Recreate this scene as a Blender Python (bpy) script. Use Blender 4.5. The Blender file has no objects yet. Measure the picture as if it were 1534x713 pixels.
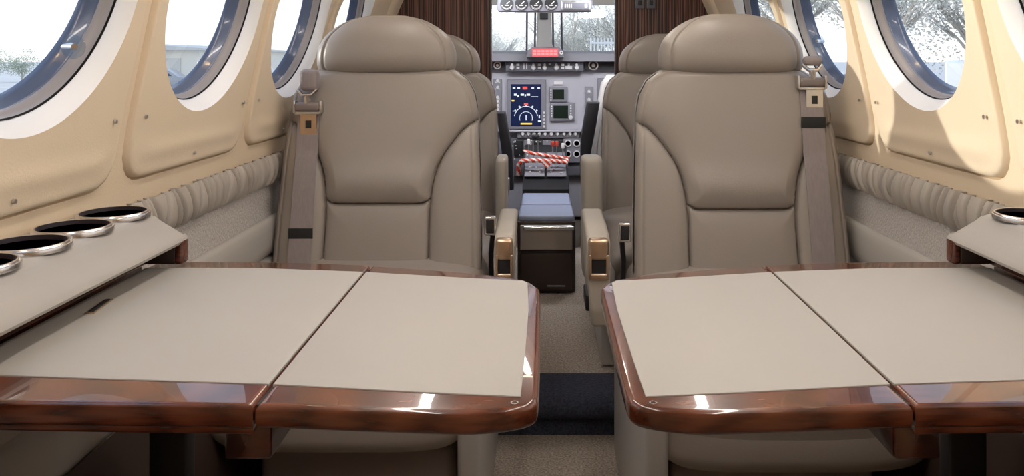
import bpy, bmesh, math, random
import numpy as np
from mathutils import Vector, Matrix, noise

random.seed(7)
PI = math.pi
sc = bpy.context.scene
COL = sc.collection
CX = -0.035            # camera stands slightly off the cabin's middle
EYE = 0.96
F = 1200.0             # focal length in pixels of the 1534 px frame

# ------------------------------------------------------------------ helpers
class MB:
    """collects shapes, links them as one mesh"""
    def __init__(self):
        self.v = []; self.f = []
    def add(self, vs, fs):
        n = len(self.v)
        self.v += [tuple(p) for p in vs]
        self.f += [tuple(i + n for i in f) for f in fs]
        return self
    def bm(self, b, M=None):
        if M is not None:
            bmesh.ops.transform(b, matrix=M, verts=b.verts)
        b.verts.index_update()
        self.add([v.co[:] for v in b.verts], [[v.index for v in f.verts] for f in b.faces])
        b.free(); return self
    def box(self, x0, x1, y0, y1, z0, z1, r=0.0, seg=3, M=None):
        b = bmesh.new()
        bmesh.ops.create_cube(b, size=1)
        sx, sy, sz = abs(x1-x0), abs(y1-y0), abs(z1-z0)
        for v in b.verts:
            v.co = Vector(((x0+x1)/2 + v.co.x*sx, (y0+y1)/2 + v.co.y*sy, (z0+z1)/2 + v.co.z*sz))
        if r > 0:
            bmesh.ops.bevel(b, geom=b.edges[:], offset=min(r, min(sx, sy, sz)*0.49), segments=seg, profile=0.5, affect='EDGES')
        return self.bm(b, M)
    def prism(self, poly, a0, a1, axis='z', r=0.0, seg=3, M=None):
        """poly of 2d points; axis z: (x,y), axis x: (y,z), axis y: (x,z)"""
        def P(p, a):
            return {'z': (p[0], p[1], a), 'x': (a, p[0], p[1]), 'y': (p[0], a, p[1])}[axis]
        b = bmesh.new()
        lo = [b.verts.new(P(p, a0)) for p in poly]; hi = [b.verts.new(P(p, a1)) for p in poly]
        n = len(poly)
        b.faces.new(lo[::-1]); b.faces.new(hi)
        for i in range(n):
            b.faces.new((lo[i], lo[(i+1) % n], hi[(i+1) % n], hi[i]))
        bmesh.ops.recalc_face_normals(b, faces=b.faces[:])
        if r > 0:
            es = [e for e in b.edges if (e.verts[0] in lo and e.verts[1] in lo) or (e.verts[0] in hi and e.verts[1] in hi)]
            bmesh.ops.bevel(b, geom=es, offset=r, segments=seg, profile=0.5, affect='EDGES', clamp_overlap=True)
        return self.bm(b, M)
    def tube(self, pts, r, n=8, cap=True):
        pts = [Vector(p) for p in pts]
        rs = r if isinstance(r, (list, tuple)) else [r]*len(pts)
        vs = []; fs = []
        prev = None
        for i, p in enumerate(pts):
            t = (pts[min(i+1, len(pts)-1)] - pts[max(i-1, 0)]).normalized()
            if prev is None:
                a = Vector((0, 0, 1)) if abs(t.z) < 0.9 else Vector((1, 0, 0))
                u = t.cross(a).normalized()
            else:
                u = (prev - t*prev.dot(t)).normalized()
            prev = u; w = t.cross(u)
            for k in range(n):
                a = 2*PI*k/n
                vs.append(p + (u*math.cos(a) + w*math.sin(a))*rs[i])
        for i in range(len(pts)-1):
            for k in range(n):
                fs.append((i*n+k, i*n+(k+1) % n, (i+1)*n+(k+1) % n, (i+1)*n+k))
        if cap:
            fs.append(tuple(range(n))[::-1]); fs.append(tuple(range((len(pts)-1)*n, len(pts)*n)))
        return self.add(vs, fs)
    def lathe(self, prof, c=(0, 0, 0), axis='z', n=32, M=None):
        """prof: (radius, height) pairs revolved about an axis through c"""
        vs = []; fs = []
        for (r, h) in prof:
            for k in range(n):
                a = 2*PI*k/n; p = (r*math.cos(a), r*math.sin(a), h)
                if axis == 'y': p = (p[0], h, p[1])
                if axis == 'x': p = (h, p[0], p[1])
                q = Vector(p) + Vector(c)
                vs.append(M @ q if M is not None else q)
        for i in range(len(prof)-1):
            for k in range(n):
                fs.append((i*n+k, i*n+(k+1) % n, (i+1)*n+(k+1) % n, (i+1)*n+k))
        if prof[0][0] > 1e-5: fs.append(tuple(range(n))[::-1])
        if prof[-1][0] > 1e-5: fs.append(tuple(range((len(prof)-1)*n, len(prof)*n)))
        return self.add(vs, fs)
    def ring(self, prof, c, axis='z', n=32):
        """closed profile revolved (torus like)"""
        m = len(prof); vs = []; fs = []
        for k in range(n):
            a = 2*PI*k/n
            for (r, h) in prof:
                p = (r*math.cos(a), r*math.sin(a), h)
                if axis == 'y': p = (p[0], h, p[1])
                if axis == 'x': p = (h, p[0], p[1])
                vs.append(Vector(p) + Vector(c))
        for k in range(n):
            for i in range(m):
                fs.append((k*m+i, k*m+(i+1) % m, ((k+1) % n)*m+(i+1) % m, ((k+1) % n)*m+i))
        return self.add(vs, fs)
    def grid(self, P, closed=False):
        """P[i][j] -> points"""
        R = len(P); C = len(P[0])
        vs = [p for row in P for p in row]; fs = []
        for i in range(R-1):
            for j in range(C if closed else C-1):
                fs.append((i*C+j, i*C+(j+1) % C, (i+1)*C+(j+1) % C, (i+1)*C+j))
        return self.add(vs, fs)
    def mesh(self, name, smooth=True, angle=38, fix=True):
        me = bpy.data.meshes.new(name)
        me.from_pydata(self.v, [], self.f); me.update()
        if fix:
            b = bmesh.new(); b.from_mesh(me)
            bmesh.ops.recalc_face_normals(b, faces=b.faces[:]); b.to_mesh(me); b.free()
        if smooth:
            for p in me.polygons: p.use_smooth = True
            if angle < 180: me.set_sharp_from_angle(angle=math.radians(angle))
        return me
    def build(self, name, mat, parent=None, smooth=True, angle=38, loc=None, fix=True):
        return link(name, self.mesh(name, smooth, angle, fix), mat, parent, loc)

def link(name, me, mat, parent=None, loc=None):
    if mat is not None and not me.materials: me.materials.append(mat)
    o = bpy.data.objects.new(name, me); COL.objects.link(o)
    if parent is not None:
        o.parent = parent
        if loc is None:
            # mesh data is in world space: undo the root's placing
            w = root_world(parent)
            o.matrix_parent_inverse = w.inverted()
    if loc is not None: o.location = loc
    return o
def root_world(o):
    m = Matrix.LocRotScale(o.location, o.rotation_euler, o.scale)
    if o.parent is not None: m = root_world(o.parent) @ o.matrix_parent_inverse @ m
    return m
def tag(o, label=None, cat=None, group=None, kind=None):
    if label: o['label'] = label
    if cat: o['category'] = cat
    if group: o['group'] = group
    if kind: o['kind'] = kind
    return o
def empty(name, loc, label=None, cat=None, group=None, kind=None):
    o = bpy.data.objects.new(name, None); COL.objects.link(o)
    o.location = loc; o.empty_display_size = 0.1
    return tag(o, label, cat, group, kind)
def copy_tree(o, parent=None):
    c = o.copy(); COL.objects.link(c); c.parent = parent
    for ch in list(o.children): copy_tree(ch, c)
    return c
def at(px, py, d):
    """point at depth d metres seen at pixel px, py of the photograph"""
    return Vector((CX + (px-814)/F*d, d, EYE - (py-88)/F*d))

# ------------------------------------------------------------------ materials
MATS = {}
def mat(name, col, rough=0.5, metal=0.0, spec=0.5, coat=0.0, bump=None, emit=None, col2=None, colscale=20, stretch=(1, 1, 1), coatr=0.03, sheen=0.0, detail=4):
    m = bpy.data.materials.new(name); m.use_nodes = True
    nt = m.node_tree; b = nt.nodes['Principled BSDF']
    b.inputs['Base Color'].default_value = (*col, 1); b.inputs['Roughness'].default_value = rough
    b.inputs['Metallic'].default_value = metal; b.inputs['Specular IOR Level'].default_value = spec
    b.inputs['Coat Weight'].default_value = coat; b.inputs['Coat Roughness'].default_value = coatr
    if sheen: b.inputs['Sheen Weight'].default_value = sheen
    tc = mp = None
    if col2 or bump:
        tc = nt.nodes.new('ShaderNodeTexCoord'); mp = nt.nodes.new('ShaderNodeMapping')
        mp.inputs['Scale'].default_value = stretch
        nt.links.new(tc.outputs['Object'], mp.inputs['Vector'])
    if col2:
        n = nt.nodes.new('ShaderNodeTexNoise'); n.inputs['Scale'].default_value = colscale; n.inputs['Detail'].default_value = detail
        r = nt.nodes.new('ShaderNodeValToRGB')
        r.color_ramp.elements[0].color = (*col, 1); r.color_ramp.elements[1].color = (*col2, 1)
        r.color_ramp.elements[0].position = 0.35; r.color_ramp.elements[1].position = 0.65
        nt.links.new(mp.outputs[0], n.inputs['Vector']); nt.links.new(n.outputs['Fac'], r.inputs['Fac'])
        nt.links.new(r.outputs['Color'], b.inputs['Base Color'])
    if bump:
        sc_, st, di = bump
        n = nt.nodes.new('ShaderNodeTexNoise'); n.inputs['Scale'].default_value = sc_; n.inputs['Detail'].default_value = 3
        bp = nt.nodes.new('ShaderNodeBump'); bp.inputs['Strength'].default_value = st; bp.inputs['Distance'].default_value = di
        nt.links.new(tc.outputs['Object'], n.inputs['Vector']); nt.links.new(n.outputs['Fac'], bp.inputs['Height'])
        nt.links.new(bp.outputs[0], b.inputs['Normal'])
    if emit:
        b.inputs['Emission Color'].default_value = (*emit[0], 1); b.inputs['Emission Strength'].default_value = emit[1]
    MATS[name] = m
    return m

LEATHER = mat('taupe_leather', (0.300, 0.262, 0.232), 0.40, bump=(260, 0.12, 0.002), col2=(0.315, 0.275, 0.243), colscale=5)
LEATHER_G = mat('grey_leather', (0.45, 0.425, 0.395), 0.45, bump=(220, 0.12, 0.002), col2=(0.46, 0.435, 0.405), colscale=6)
LEATHER_A = mat('pale_armrest_leather', (0.52, 0.47, 0.40), 0.42, bump=(220, 0.12, 0.002))
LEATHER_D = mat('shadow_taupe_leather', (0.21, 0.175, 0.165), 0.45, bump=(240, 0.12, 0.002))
INLAY = mat('cream_table_leather', (0.455, 0.432, 0.397), 0.55, bump=(420, 0.10, 0.001), col2=(0.47, 0.446, 0.411), colscale=3)
WALLV = mat('beige_vinyl_wall', (0.80, 0.655, 0.475), 0.55, bump=(330, 0.22, 0.002), col2=(0.825, 0.68, 0.50), colscale=4)
PANELV = mat('beige_window_panel', (0.815, 0.68, 0.505), 0.5, bump=(330, 0.15, 0.002), col2=(0.84, 0.705, 0.53), colscale=4)
WHITE = mat('white_trim_plastic', (0.90, 0.88, 0.85), 0.4)
REVEAL = mat('grey_reveal_plastic', (0.33, 0.29, 0.27), 0.35)
DIAL = mat('blue_tinted_shade_ring', (0.095, 0.125, 0.20), 0.2, coat=0.5)
GASKET = mat('black_gasket', (0.02, 0.02, 0.02), 0.6)
CLOTHB = mat('grey_boucle_panel', (0.44, 0.41, 0.39), 0.95, bump=(180, 0.8, 0.004), col2=(0.54, 0.51, 0.48), colscale=260)
PLEAT = mat('grey_gathered_fabric', (0.40, 0.36, 0.32), 0.5, bump=(90, 0.15, 0.003), col2=(0.44, 0.40, 0.35), colscale=15)
CARPET = mat('speckled_carpet', (0.24, 0.195, 0.16), 1.0, bump=(160, 1.0, 0.006), col2=(0.50, 0.43, 0.36), colscale=190, detail=6)
NAVY = mat('navy_step_carpet', (0.022, 0.026, 0.042), 1.0, bump=(160, 1.0, 0.006), col2=(0.05, 0.055, 0.08), colscale=190)
BLACK = mat('black_plastic', (0.015, 0.015, 0.017), 0.4)
DARKB = mat('dark_brown_laminate', (0.045, 0.028, 0.022), 0.35)
CHROME = mat('polished_chrome', (0.72, 0.71, 0.72), 0.22, metal=1)
STEEL = mat('brushed_steel', (0.62, 0.60, 0.58), 0.32, metal=1)
GOLD = mat('champagne_gold_metal', (0.66, 0.50, 0.36), 0.33, metal=1)
CUPIN = mat('dark_cup_lining', (0.03, 0.022, 0.03), 0.5)
WEB = mat('mauve_grey_webbing', (0.27, 0.235, 0.235), 0.8, bump=(600, 0.5, 0.001), col2=(0.30, 0.26, 0.26), colscale=200, stretch=(1, 1, 0.05))
STRAPK = mat('black_elastic', (0.02, 0.02, 0.02), 0.8)
GREYP = mat('light_grey_cockpit_panel', (0.46, 0.45, 0.49), 0.55)
GREYD = mat('dark_grey_cockpit_trim', (0.14, 0.14, 0.16), 0.5)
GREYM = mat('mid_grey_instrument', (0.22, 0.215, 0.24), 0.5)
KNOBW = mat('off_white_knob', (0.75, 0.73, 0.72), 0.4)
BLUEL = mat('blue_grey_leather', (0.27, 0.31, 0.42), 0.4, bump=(200, 0.15, 0.002))
CABFACE = mat('bronze_drawer_metal', (0.50, 0.44, 0.38), 0.3, metal=0.6)
SCREEN = mat('display_dark_glass', (0.008, 0.012, 0.045), 0.15, emit=((0.01, 0.02, 0.06), 0.35))
SCREENG = mat('display_green_glass', (0.01, 0.02, 0.014), 0.15)
SYMW = mat('screen_white_symbols', (0.5, 0.5, 0.5), 0.5, emit=((0.7, 0.85, 1.0), 0.55))
SYMY = mat('screen_amber_symbols', (0.5, 0.4, 0.1), 0.5, emit=((1.0, 0.65, 0.1), 0.6))
SYMR = mat('screen_red_symbols', (0.5, 0.05, 0.05), 0.5, emit=((1.0, 0.08, 0.05), 0.7))
REDLIT = mat('lit_red_annunciator', (0.5, 0.05, 0.05), 0.4, emit=((1.0, 0.10, 0.12), 0.75))
REDLIT2 = mat('lit_pale_red_annunciator', (0.5, 0.1, 0.1), 0.4, emit=((1.0, 0.30, 0.30), 0.8))
SHEEP = mat('pale_seat_edge_leather', (0.52, 0.49, 0.46), 0.6)
POST = mat('cream_windshield_post', (0.82, 0.78, 0.70), 0.5)
TARMAC = mat('pale_concrete_apron', (0.66, 0.62, 0.57), 0.95, col2=(0.74, 0.70, 0.65), colscale=0.4)
HANGARM = mat('pale_hangar_sheet', (0.80, 0.77, 0.68), 0.7)
HANGARR = mat('grey_hangar_roof', (0.62, 0.61, 0.58), 0.6)
HANGARD = mat('dim_hangar_door', (0.62, 0.61, 0.56), 0.6)
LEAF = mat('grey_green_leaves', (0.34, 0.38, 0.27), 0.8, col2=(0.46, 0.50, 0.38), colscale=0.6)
LEAFP = mat('haze_paled_leaves', (0.62, 0.60, 0.53), 0.8, col2=(0.76, 0.74, 0.66), colscale=0.6)  # haze is put into this leaf colour, not into the air
BARK = mat('grey_bark', (0.50, 0.47, 0.43), 0.9)
CARW = mat('white_car_paint', (0.75, 0.75, 0.75), 0.3, coat=0.5)
CARB = mat('dark_blue_car_paint', (0.05, 0.07, 0.13), 0.3, coat=0.5)
CARG = mat('silver_car_paint', (0.35, 0.36, 0.38), 0.3, coat=0.5)
CARGL = mat('dark_car_glass', (0.04, 0.06, 0.09), 0.1)
TYRE = mat('black_tyre', (0.02, 0.02, 0.02), 0.8)
FENCEW = mat('white_painted_fence', (0.8, 0.8, 0.78), 0.6)
LAMP = mat('warm_cabin_lamp', (0.9, 0.9, 0.9), 0.5, emit=((1.0, 0.93, 0.86), 20.0))
FILLC = mat('cool_cockpit_fill', (0.9, 0.9, 0.9), 0.5, emit=((0.92, 0.94, 1.0), 34.0))
SPOTM = mat('warm_reading_lamp', (0.9, 0.9, 0.9), 0.5, emit=((1.0, 0.66, 0.32), 16.0))
CEILM = mat('cream_ceiling', (0.78, 0.70, 0.58), 0.6, bump=(300, 0.15, 0.002))
LBAND = mat('leather_seam_thread', (0.22, 0.18, 0.15), 0.6)

def wood(name, c1, c2, c3, scale, stretch, rough, coat, dist=3.0, bands='X', ramp=(0.25, 0.55, 0.8)):
    m = bpy.data.materials.new(name); m.use_nodes = True
    nt = m.node_tree; b = nt.nodes['Principled BSDF']
    tc = nt.nodes.new('ShaderNodeTexCoord'); mp = nt.nodes.new('ShaderNodeMapping')
    mp.inputs['Scale'].default_value = stretch
    w = nt.nodes.new('ShaderNodeTexWave'); w.bands_direction = bands
    w.inputs['Scale'].default_value = scale; w.inputs['Distortion'].default_value = dist
    w.inputs['Detail'].default_value = 4; w.inputs['Detail Scale'].default_value = 1.3
    n = nt.nodes.new('ShaderNodeTexNoise'); n.inputs['Scale'].default_value = scale*4; n.inputs['Detail'].default_value = 6
    mx = nt.nodes.new('ShaderNodeMath'); mx.operation = 'MULTIPLY_ADD'; mx.inputs[1].default_value = 0.55
    ad = nt.nodes.new('ShaderNodeMath'); ad.operation = 'MULTIPLY'; ad.inputs[1].default_value = 0.5
    r = nt.nodes.new('ShaderNodeValToRGB'); cr = r.color_ramp
    cr.elements[0].color = (*c1, 1); cr.elements[0].position = ramp[0]
    cr.elements[1].color = (*c3, 1); cr.elements[1].position = ramp[2]
    e = cr.elements.new(ramp[1]); e.color = (*c2, 1)
    L = nt.links.new
    L(tc.outputs['Object'], mp.inputs['Vector']); L(mp.outputs[0], w.inputs['Vector']); L(mp.outputs[0], n.inputs['Vector'])
    L(n.outputs['Fac'], ad.inputs[0]); L(w.outputs['Fac'], mx.inputs[0]); L(ad.outputs[0], mx.inputs[2])
    L(mx.outputs[0], r.inputs['Fac']); L(r.outputs['Color'], b.inputs['Base Color'])
    b.inputs['Roughness'].default_value = rough; b.inputs['Coat Weight'].default_value = coat; b.inputs['Coat Roughness'].default_value = 0.02
    return m
WOOD = wood('glossy_red_brown_veneer', (0.060, 0.014, 0.006), (0.120, 0.028, 0.011), (0.185, 0.050, 0.020), 5.0, (1.0, 14, 14), 0.25, 1.0, 5.0, ramp=(0.15, 0.5, 0.95))
WOODD = wood('dark_red_brown_veneer', (0.028, 0.007, 0.004), (0.07, 0.015, 0.007), (0.12, 0.028, 0.012), 3.0, (2, 7, 7), 0.25, 1.0, 4.0)
ZEBRA = wood('striped_rosewood', (0.022, 0.008, 0.006), (0.11, 0.040, 0.026), (0.30, 0.16, 0.12), 27.0, (1, 1, 0.022), 0.4, 0.15, 14.0, ramp=(0.3,0.62,1.05))

def glass(name, tint, refl=0.06):
    m = bpy.data.materials.new(name); m.use_nodes = True
    nt = m.node_tree; nt.nodes.clear()
    out = nt.nodes.new('ShaderNodeOutputMaterial'); mx = nt.nodes.new('ShaderNodeMixShader')
    t = nt.nodes.new('ShaderNodeBsdfTransparent'); t.inputs[0].default_value = (*tint, 1)
    g = nt.nodes.new('ShaderNodeBsdfGlossy'); g.inputs['Roughness'].default_value = 0.02
    lw = nt.nodes.new('ShaderNodeLayerWeight'); lw.inputs['Blend'].default_value = 0.5
    pw = nt.nodes.new('ShaderNodeMath'); pw.operation = 'POWER'; pw.inputs[1].default_value = 5.0
    fr = nt.nodes.new('ShaderNodeMath'); fr.operation = 'MULTIPLY_ADD'; fr.inputs[1].default_value = 0.7; fr.inputs[2].default_value = 0.035
    L = nt.links.new
    L(lw.outputs['Facing'], pw.inputs[0]); L(pw.outputs[0], fr.inputs[0]); L(fr.outputs[0], mx.inputs[0]); L(t.outputs[0], mx.inputs[1]); L(g.outputs[0], mx.inputs[2]); L(mx.outputs[0], out.inputs[0])
    return m
PANE = glass('clear_window_acrylic', (0.95, 0.97, 0.98))
KNOBG = glass('clear_plastic_knob', (0.80, 0.85, 0.90))

# ------------------------------------------------------------------ cabin section
def catmull(P, n=24):
    P = [Vector((p[0], p[1])) for p in P]
    out = []
    for i in range(len(P)-1):
        p0 = P[max(i-1, 0)]; p1 = P[i]; p2 = P[i+1]; p3 = P[min(i+2, len(P)-1)]
        for k in range(n):
            t = k/n
            out.append(0.5*((2*p1) + (-p0+p2)*t + (2*p0-5*p1+4*p2-p3)*t*t + (-p0+3*p1-3*p2+p3)*t**3))
    out.append(P[-1]); return out
PR = catmull([(0.56, -0.02), (0.60, 0.0), (0.655, 0.2), (0.682, 0.45), (0.69, 0.73), (0.645, 1.0), (0.605, 1.14), (0.52, 1.29), (0.36, 1.41), (0.18, 1.46), (0.0, 1.47)])
PX = np.array([p.x for p in PR]); PZ = np.array([p.y for p in PR])
PS = np.concatenate([[0], np.cumsum(np.hypot(np.diff(PX), np.diff(PZ)))])
def prof(s):
    return float(np.interp(s, PS, PX)), float(np.interp(s, PS, PZ))
def prof_n(s):
    (x0, z0), (x1, z1) = prof(max(s-0.01, 0)), prof(min(s+0.01, PS[-1]))
    t = Vector((x1-x0, z1-z0)).normalized()
    return Vector((-t.y, t.x))          # inward
def s_at(z): return float(np.interp(z, PZ, PS))
def wx(z): return float(np.interp(z, PZ, PX))
Y0, Y1 = -0.785, 3.05
S_BAND = s_at(0.735); S_WIN = s_at(1.065); S_TOP = S_WIN + 0.315

def wallpt(side, y, s, off=0.0):
    x, z = prof(s); n = prof_n(s)
    return (side*(x + n.x*off), y, z + n.y*off)

def rr_sdf(x, y, cx, cy, hx, hy, r):
    qx = np.abs(x-cx)-(hx-r); qy = np.abs(y-cy)-(hy-r)
    return np.hypot(np.maximum(qx, 0), np.maximum(qy, 0)) + np.minimum(np.maximum(qx, qy), 0) - r
def ray_to(th, cx, cy, hx, hy, r):
    lo, hi = 0.0, 2.0
    c, s = math.cos(th), math.sin(th)
    for _ in range(36):
        m = (lo+hi)/2
        if rr_sdf(m*c, m*s, cx, cy, hx, hy, r) < 0: lo = m
        else: hi = m
    return lo

LOW = S_BAND - S_WIN; UP = S_TOP - S_WIN
PLO = s_at(0.772) - S_WIN; PUP = 0.285
RW = 0.203
BAYS = [0.465, 0.965, 1.465, 1.965, 2.465]
corner = [math.atan2(UP, 0.25), math.atan2(UP, -0.25), math.atan2(LOW, -0.25)+2*PI, math.atan2(LOW, 0.25)+2*PI]
ANG = sorted(set([2*PI*k/120 for k in range(120)] + corner))

def build_side(side):
    nm = 'wall_left' if side < 0 else 'wall_right'
    wall = MB()
    # lower wall
    ys = np.linspace(Y0, Y1, 40)
    wall.grid([[wallpt(side, y, s) for y in ys] for s in np.linspace(0.02, S_BAND, 14)])
    wall.grid([[wallpt(side, y, s) for y in np.linspace(2.715, Y1, 4)] for s in np.linspace(S_BAND, S_TOP, 14)])
    wall.grid([[wallpt(side, y, s) for y in np.linspace(Y0, 0.215, 6)] for s in np.linspace(S_BAND, S_TOP, 14)])
    hc = (PLO+PUP)/2; hh = (PUP-PLO)/2
    for bi, yc in enumerate(BAYS):
        panel = MB()
        rp = [ray_to(t, 0, hc, 0.232, hh, 0.05) for t in ANG]
        rp2 = [ray_to(t, 0, hc, 0.235, hh+0.003, 0.053) for t in ANG]
        rp3 = [ray_to(t, 0, hc, 0.238, hh+0.006, 0.056) for t in ANG]
        rb = [ray_to(t, 0, (LOW+UP)/2, 0.25, (UP-LOW)/2, 0.0005) for t in ANG]
        def lip(t, r):
            # the moulded ledge along the panel's foot
            y = r*math.sin(t)
            return 0.003*math.exp(-((y-(PLO+0.040))/0.016)**2) if abs(r*math.cos(t)) < 0.17 else 0.003*math.exp(-((y-(PLO+0.040))/0.016)**2)*max(0, 1-(abs(r*math.cos(t))-0.17)/0.05)
        rows = []
        NR = 28
        for k in range(NR+1):
            f = k/NR
            rows.append([wallpt(side, yc + (RW+(rp[i]-RW)*f)*math.cos(t), S_WIN + (RW+(rp[i]-RW)*f)*math.sin(t),
                        0.009*(1-max(0, (f-0.93)/0.07)**2*0.3) + lip(t, RW+(rp[i]-RW)*f)) for i, t in enumerate(ANG)])
        rows.append([wallpt(side, yc + rp2[i]*math.cos(t), S_WIN + rp2[i]*math.sin(t), -0.010) for i, t in enumerate(ANG)])
        panel.grid(rows, closed=True)
        w2 = [[wallpt(side, yc + rp2[i]*math.cos(t), S_WIN + rp2[i]*math.sin(t), -0.010) for i, t in enumerate(ANG)],
              [wallpt(side, yc + rp3[i]*math.cos(t), S_WIN + rp3[i]*math.sin(t), 0.0) for i, t in enumerate(ANG)]]
        for f in (0.5, 1.0):
            w2.append([wallpt(side, yc + (rp3[i]+(rb[i]-rp3[i])*f)*math.cos(t), S_WIN + (rp3[i]+(rb[i]-rp3[i])*f)*math.sin(t), 0.0) for i, t in enumerate(ANG)])
        wall.grid(w2, closed=True)
        # window
        n = prof_n(S_WIN); x, z = prof(S_WIN)
        num = bi*2 + (1 if side < 0 else 2)
        root = empty('window_%d' % num, (side*x, yc, z), kind='structure')
        panel.build('window_panel', PANELV, root, angle=60)
        def circ(R, off, N=96):
            c = Vector((side*(x+n.x*off), yc, z+n.y*off))
            up = Vector((side*n.y, 0, -n.x))*-1
            return [tuple(c + Vector((0, 1, 0))*R*math.cos(2*PI*k/N) + up*R*math.sin(2*PI*k/N)) for k in range(N)]
        # follow the curved panel at the outer edge
        outer = [wallpt(side, yc + RW*math.cos(2*PI*k/96), S_WIN + RW*math.sin(2*PI*k/96), 0.009 + lip(2*PI*k/96, RW)) for k in range(96)]
        def fix(c):
            # keep start vertices in step with the outer ring
            return c if (Vector(c[24]) - Vector(outer[24])).length < (Vector(c[72]) - Vector(outer[24])).length else [c[(-k) % 96] for k in range(96)]
        MB().grid([outer, fix(circ(0.198, 0.006)), fix(circ(0.190, -0.006)), fix(circ(0.1885, -0.012))], closed=True).build('bevel_ring', WHITE, root, angle=60)
        MB().grid([fix(circ(0.1885, -0.011)), fix(circ(0.191, -0.012)), fix(circ(0.191, -0.015)), fix(circ(0.187, -0.016))], closed=True).build('gasket', GASKET, root)
        MB().grid([fix(circ(0.187, -0.015)), fix(circ(0.186, -0.024)), fix(circ(0.184, -0.026)), fix(circ(0.184, -0.034))], closed=True).build('reveal', REVEAL, root, angle=60)
        MB().grid([fix(circ(0.184, -0.033)), fix(circ(0.182, -0.035)), fix(circ(0.1815, -0.045)), fix(circ(0.179, -0.047)), fix(circ(0.178, -0.058)), fix(circ(0.20, -0.060))], closed=True).build('shade_ring', DIAL, root, angle=60)
        pn = MB(); c = fix(circ(0.181, -0.057)); pn.add(c, [tuple(range(96))]); pn.build('pane', PANE, root)
        if (side < 0 and bi == 1) or (side > 0 and bi == 3):
            c0 = at(110, 70, 1.075) if side < 0 else at(1225, 62, 2.08)
            MB().lathe([(0, -0.0015), (0.015, -0.0015), (0.0165, -0.0006), (0.0165, 0.0006), (0.015, 0.0015), (0, 0.0015)], c0, axis='y', n=28).build('clear_knob', KNOBG, root)
            kb = MB().tube([c0 + Vector((side*0.02, 0.012, 0)), c0, c0 + Vector((-side*0.006, -0.008, 0))], [0.004, 0.006, 0.004], 12)
            kb.build('knob_pin', CHROME, root)
        sm = MB()
        for (dy, ds) in ((-0.205, PLO+0.10), (0.205, PLO+0.10), (0.0, PLO+0.018)):
            p = Vector(wallpt(side, yc+dy, S_WIN+ds, 0.0125)); sm.lathe([(0.0035, -0.002), (0.003, 0.0012), (0, 0.0012)], p, axis='x', n=10)
        sm.build('panel_screw', STEEL, root)
    w = wall.build(nm, WALLV, None, angle=60)
    w['kind'] = 'structure'
for sd in (-1, 1): build_side(sd)

# ceiling
cm = MB(); rows = []
ss = list(np.linspace(S_TOP, PS[-1], 14))
for y in np.linspace(Y0, Y1, 12):
    rows.append([wallpt(-1, y, s) for s in ss] + [wallpt(1, y, s) for s in ss[::-1][1:]])
cm.grid(rows); tag(cm.build('ceiling', CEILM, None, angle=70), kind='structure')
# rear wall
rb = MB()
pts = [(-prof(s)[0], prof(s)[1]) for s in np.linspace(0, PS[-1], 60)] + [(prof(s)[0], prof(s)[1]) for s in np.linspace(PS[-1], 0, 60)[1:]]
rb.prism(pts, Y0-0.03, Y0+0.002, 'y'); tag(rb.build('wall_back', WALLV), kind='structure')
# floor: low near part, navy step, raised forward part
fl = MB(); fl.box(-0.62, 0.62, Y0, 2.10, -0.03, 0.0); 
tag(fl.build('floor', CARPET), kind='structure')
fu = MB(); fu.box(-0.66, 0.66, 2.17, 4.75, 0.02, 0.10, 0.006)
tag(fu.build('floor_raised', CARPET), kind='structure')
st = MB()
st.prism([(2.045, 0.0), (2.042, 0.045), (2.022, 0.052), (2.012, 0.068), (2.014, 0.085), (2.026, 0.099), (2.05, 0.104), (2.185, 0.103), (2.19, 0.0)], -0.64, 0.64, 'x')
tag(st.build('trim_1', NAVY, angle=50), kind='structure')
# front partition with doorway
fb = MB()
zt = 1.36
for side, xd in ((-1, 0.241), (1, 0.247)):
    pts = [(side*xd, 0.10), (side*xd, 1.40)]
    pts += [(side*prof(s)[0]*0.985, prof(s)[1]*0.992) for s in np.linspace(s_at(1.40), s_at(0.10), 40)]
    fb.prism(pts, 3.05, 3.085, 'y')
tag(fb.build('wall_front', ZEBRA, smooth=False), kind='structure')
ar = MB(); rows = []
for (off, y) in ((-0.004, 2.94), (0.008, 2.95), (0.014, 2.965), (0.017, 3.0), (0.017, 3.052)):
    sl = list(np.linspace(s_at(0.12), PS[-1], 60))
    rows.append([wallpt(-1, y, s, off) for s in sl] + [wallpt(1, y, s, off) for s in sl[::-1][1:]])
ar.grid(rows); tag(ar.build('trim_2', PANELV, None, angle=60), kind='structure')
# door edge strips of darker rosewood
de = MB(); de.box(-0.243, -0.233, 3.046, 3.09, 0.10, 1.40, 0.003); de.box(0.239, 0.249, 3.046, 3.09, 0.10, 1.40, 0.003)
tag(de.build('trim_3', DARKB), kind='structure')

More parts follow.
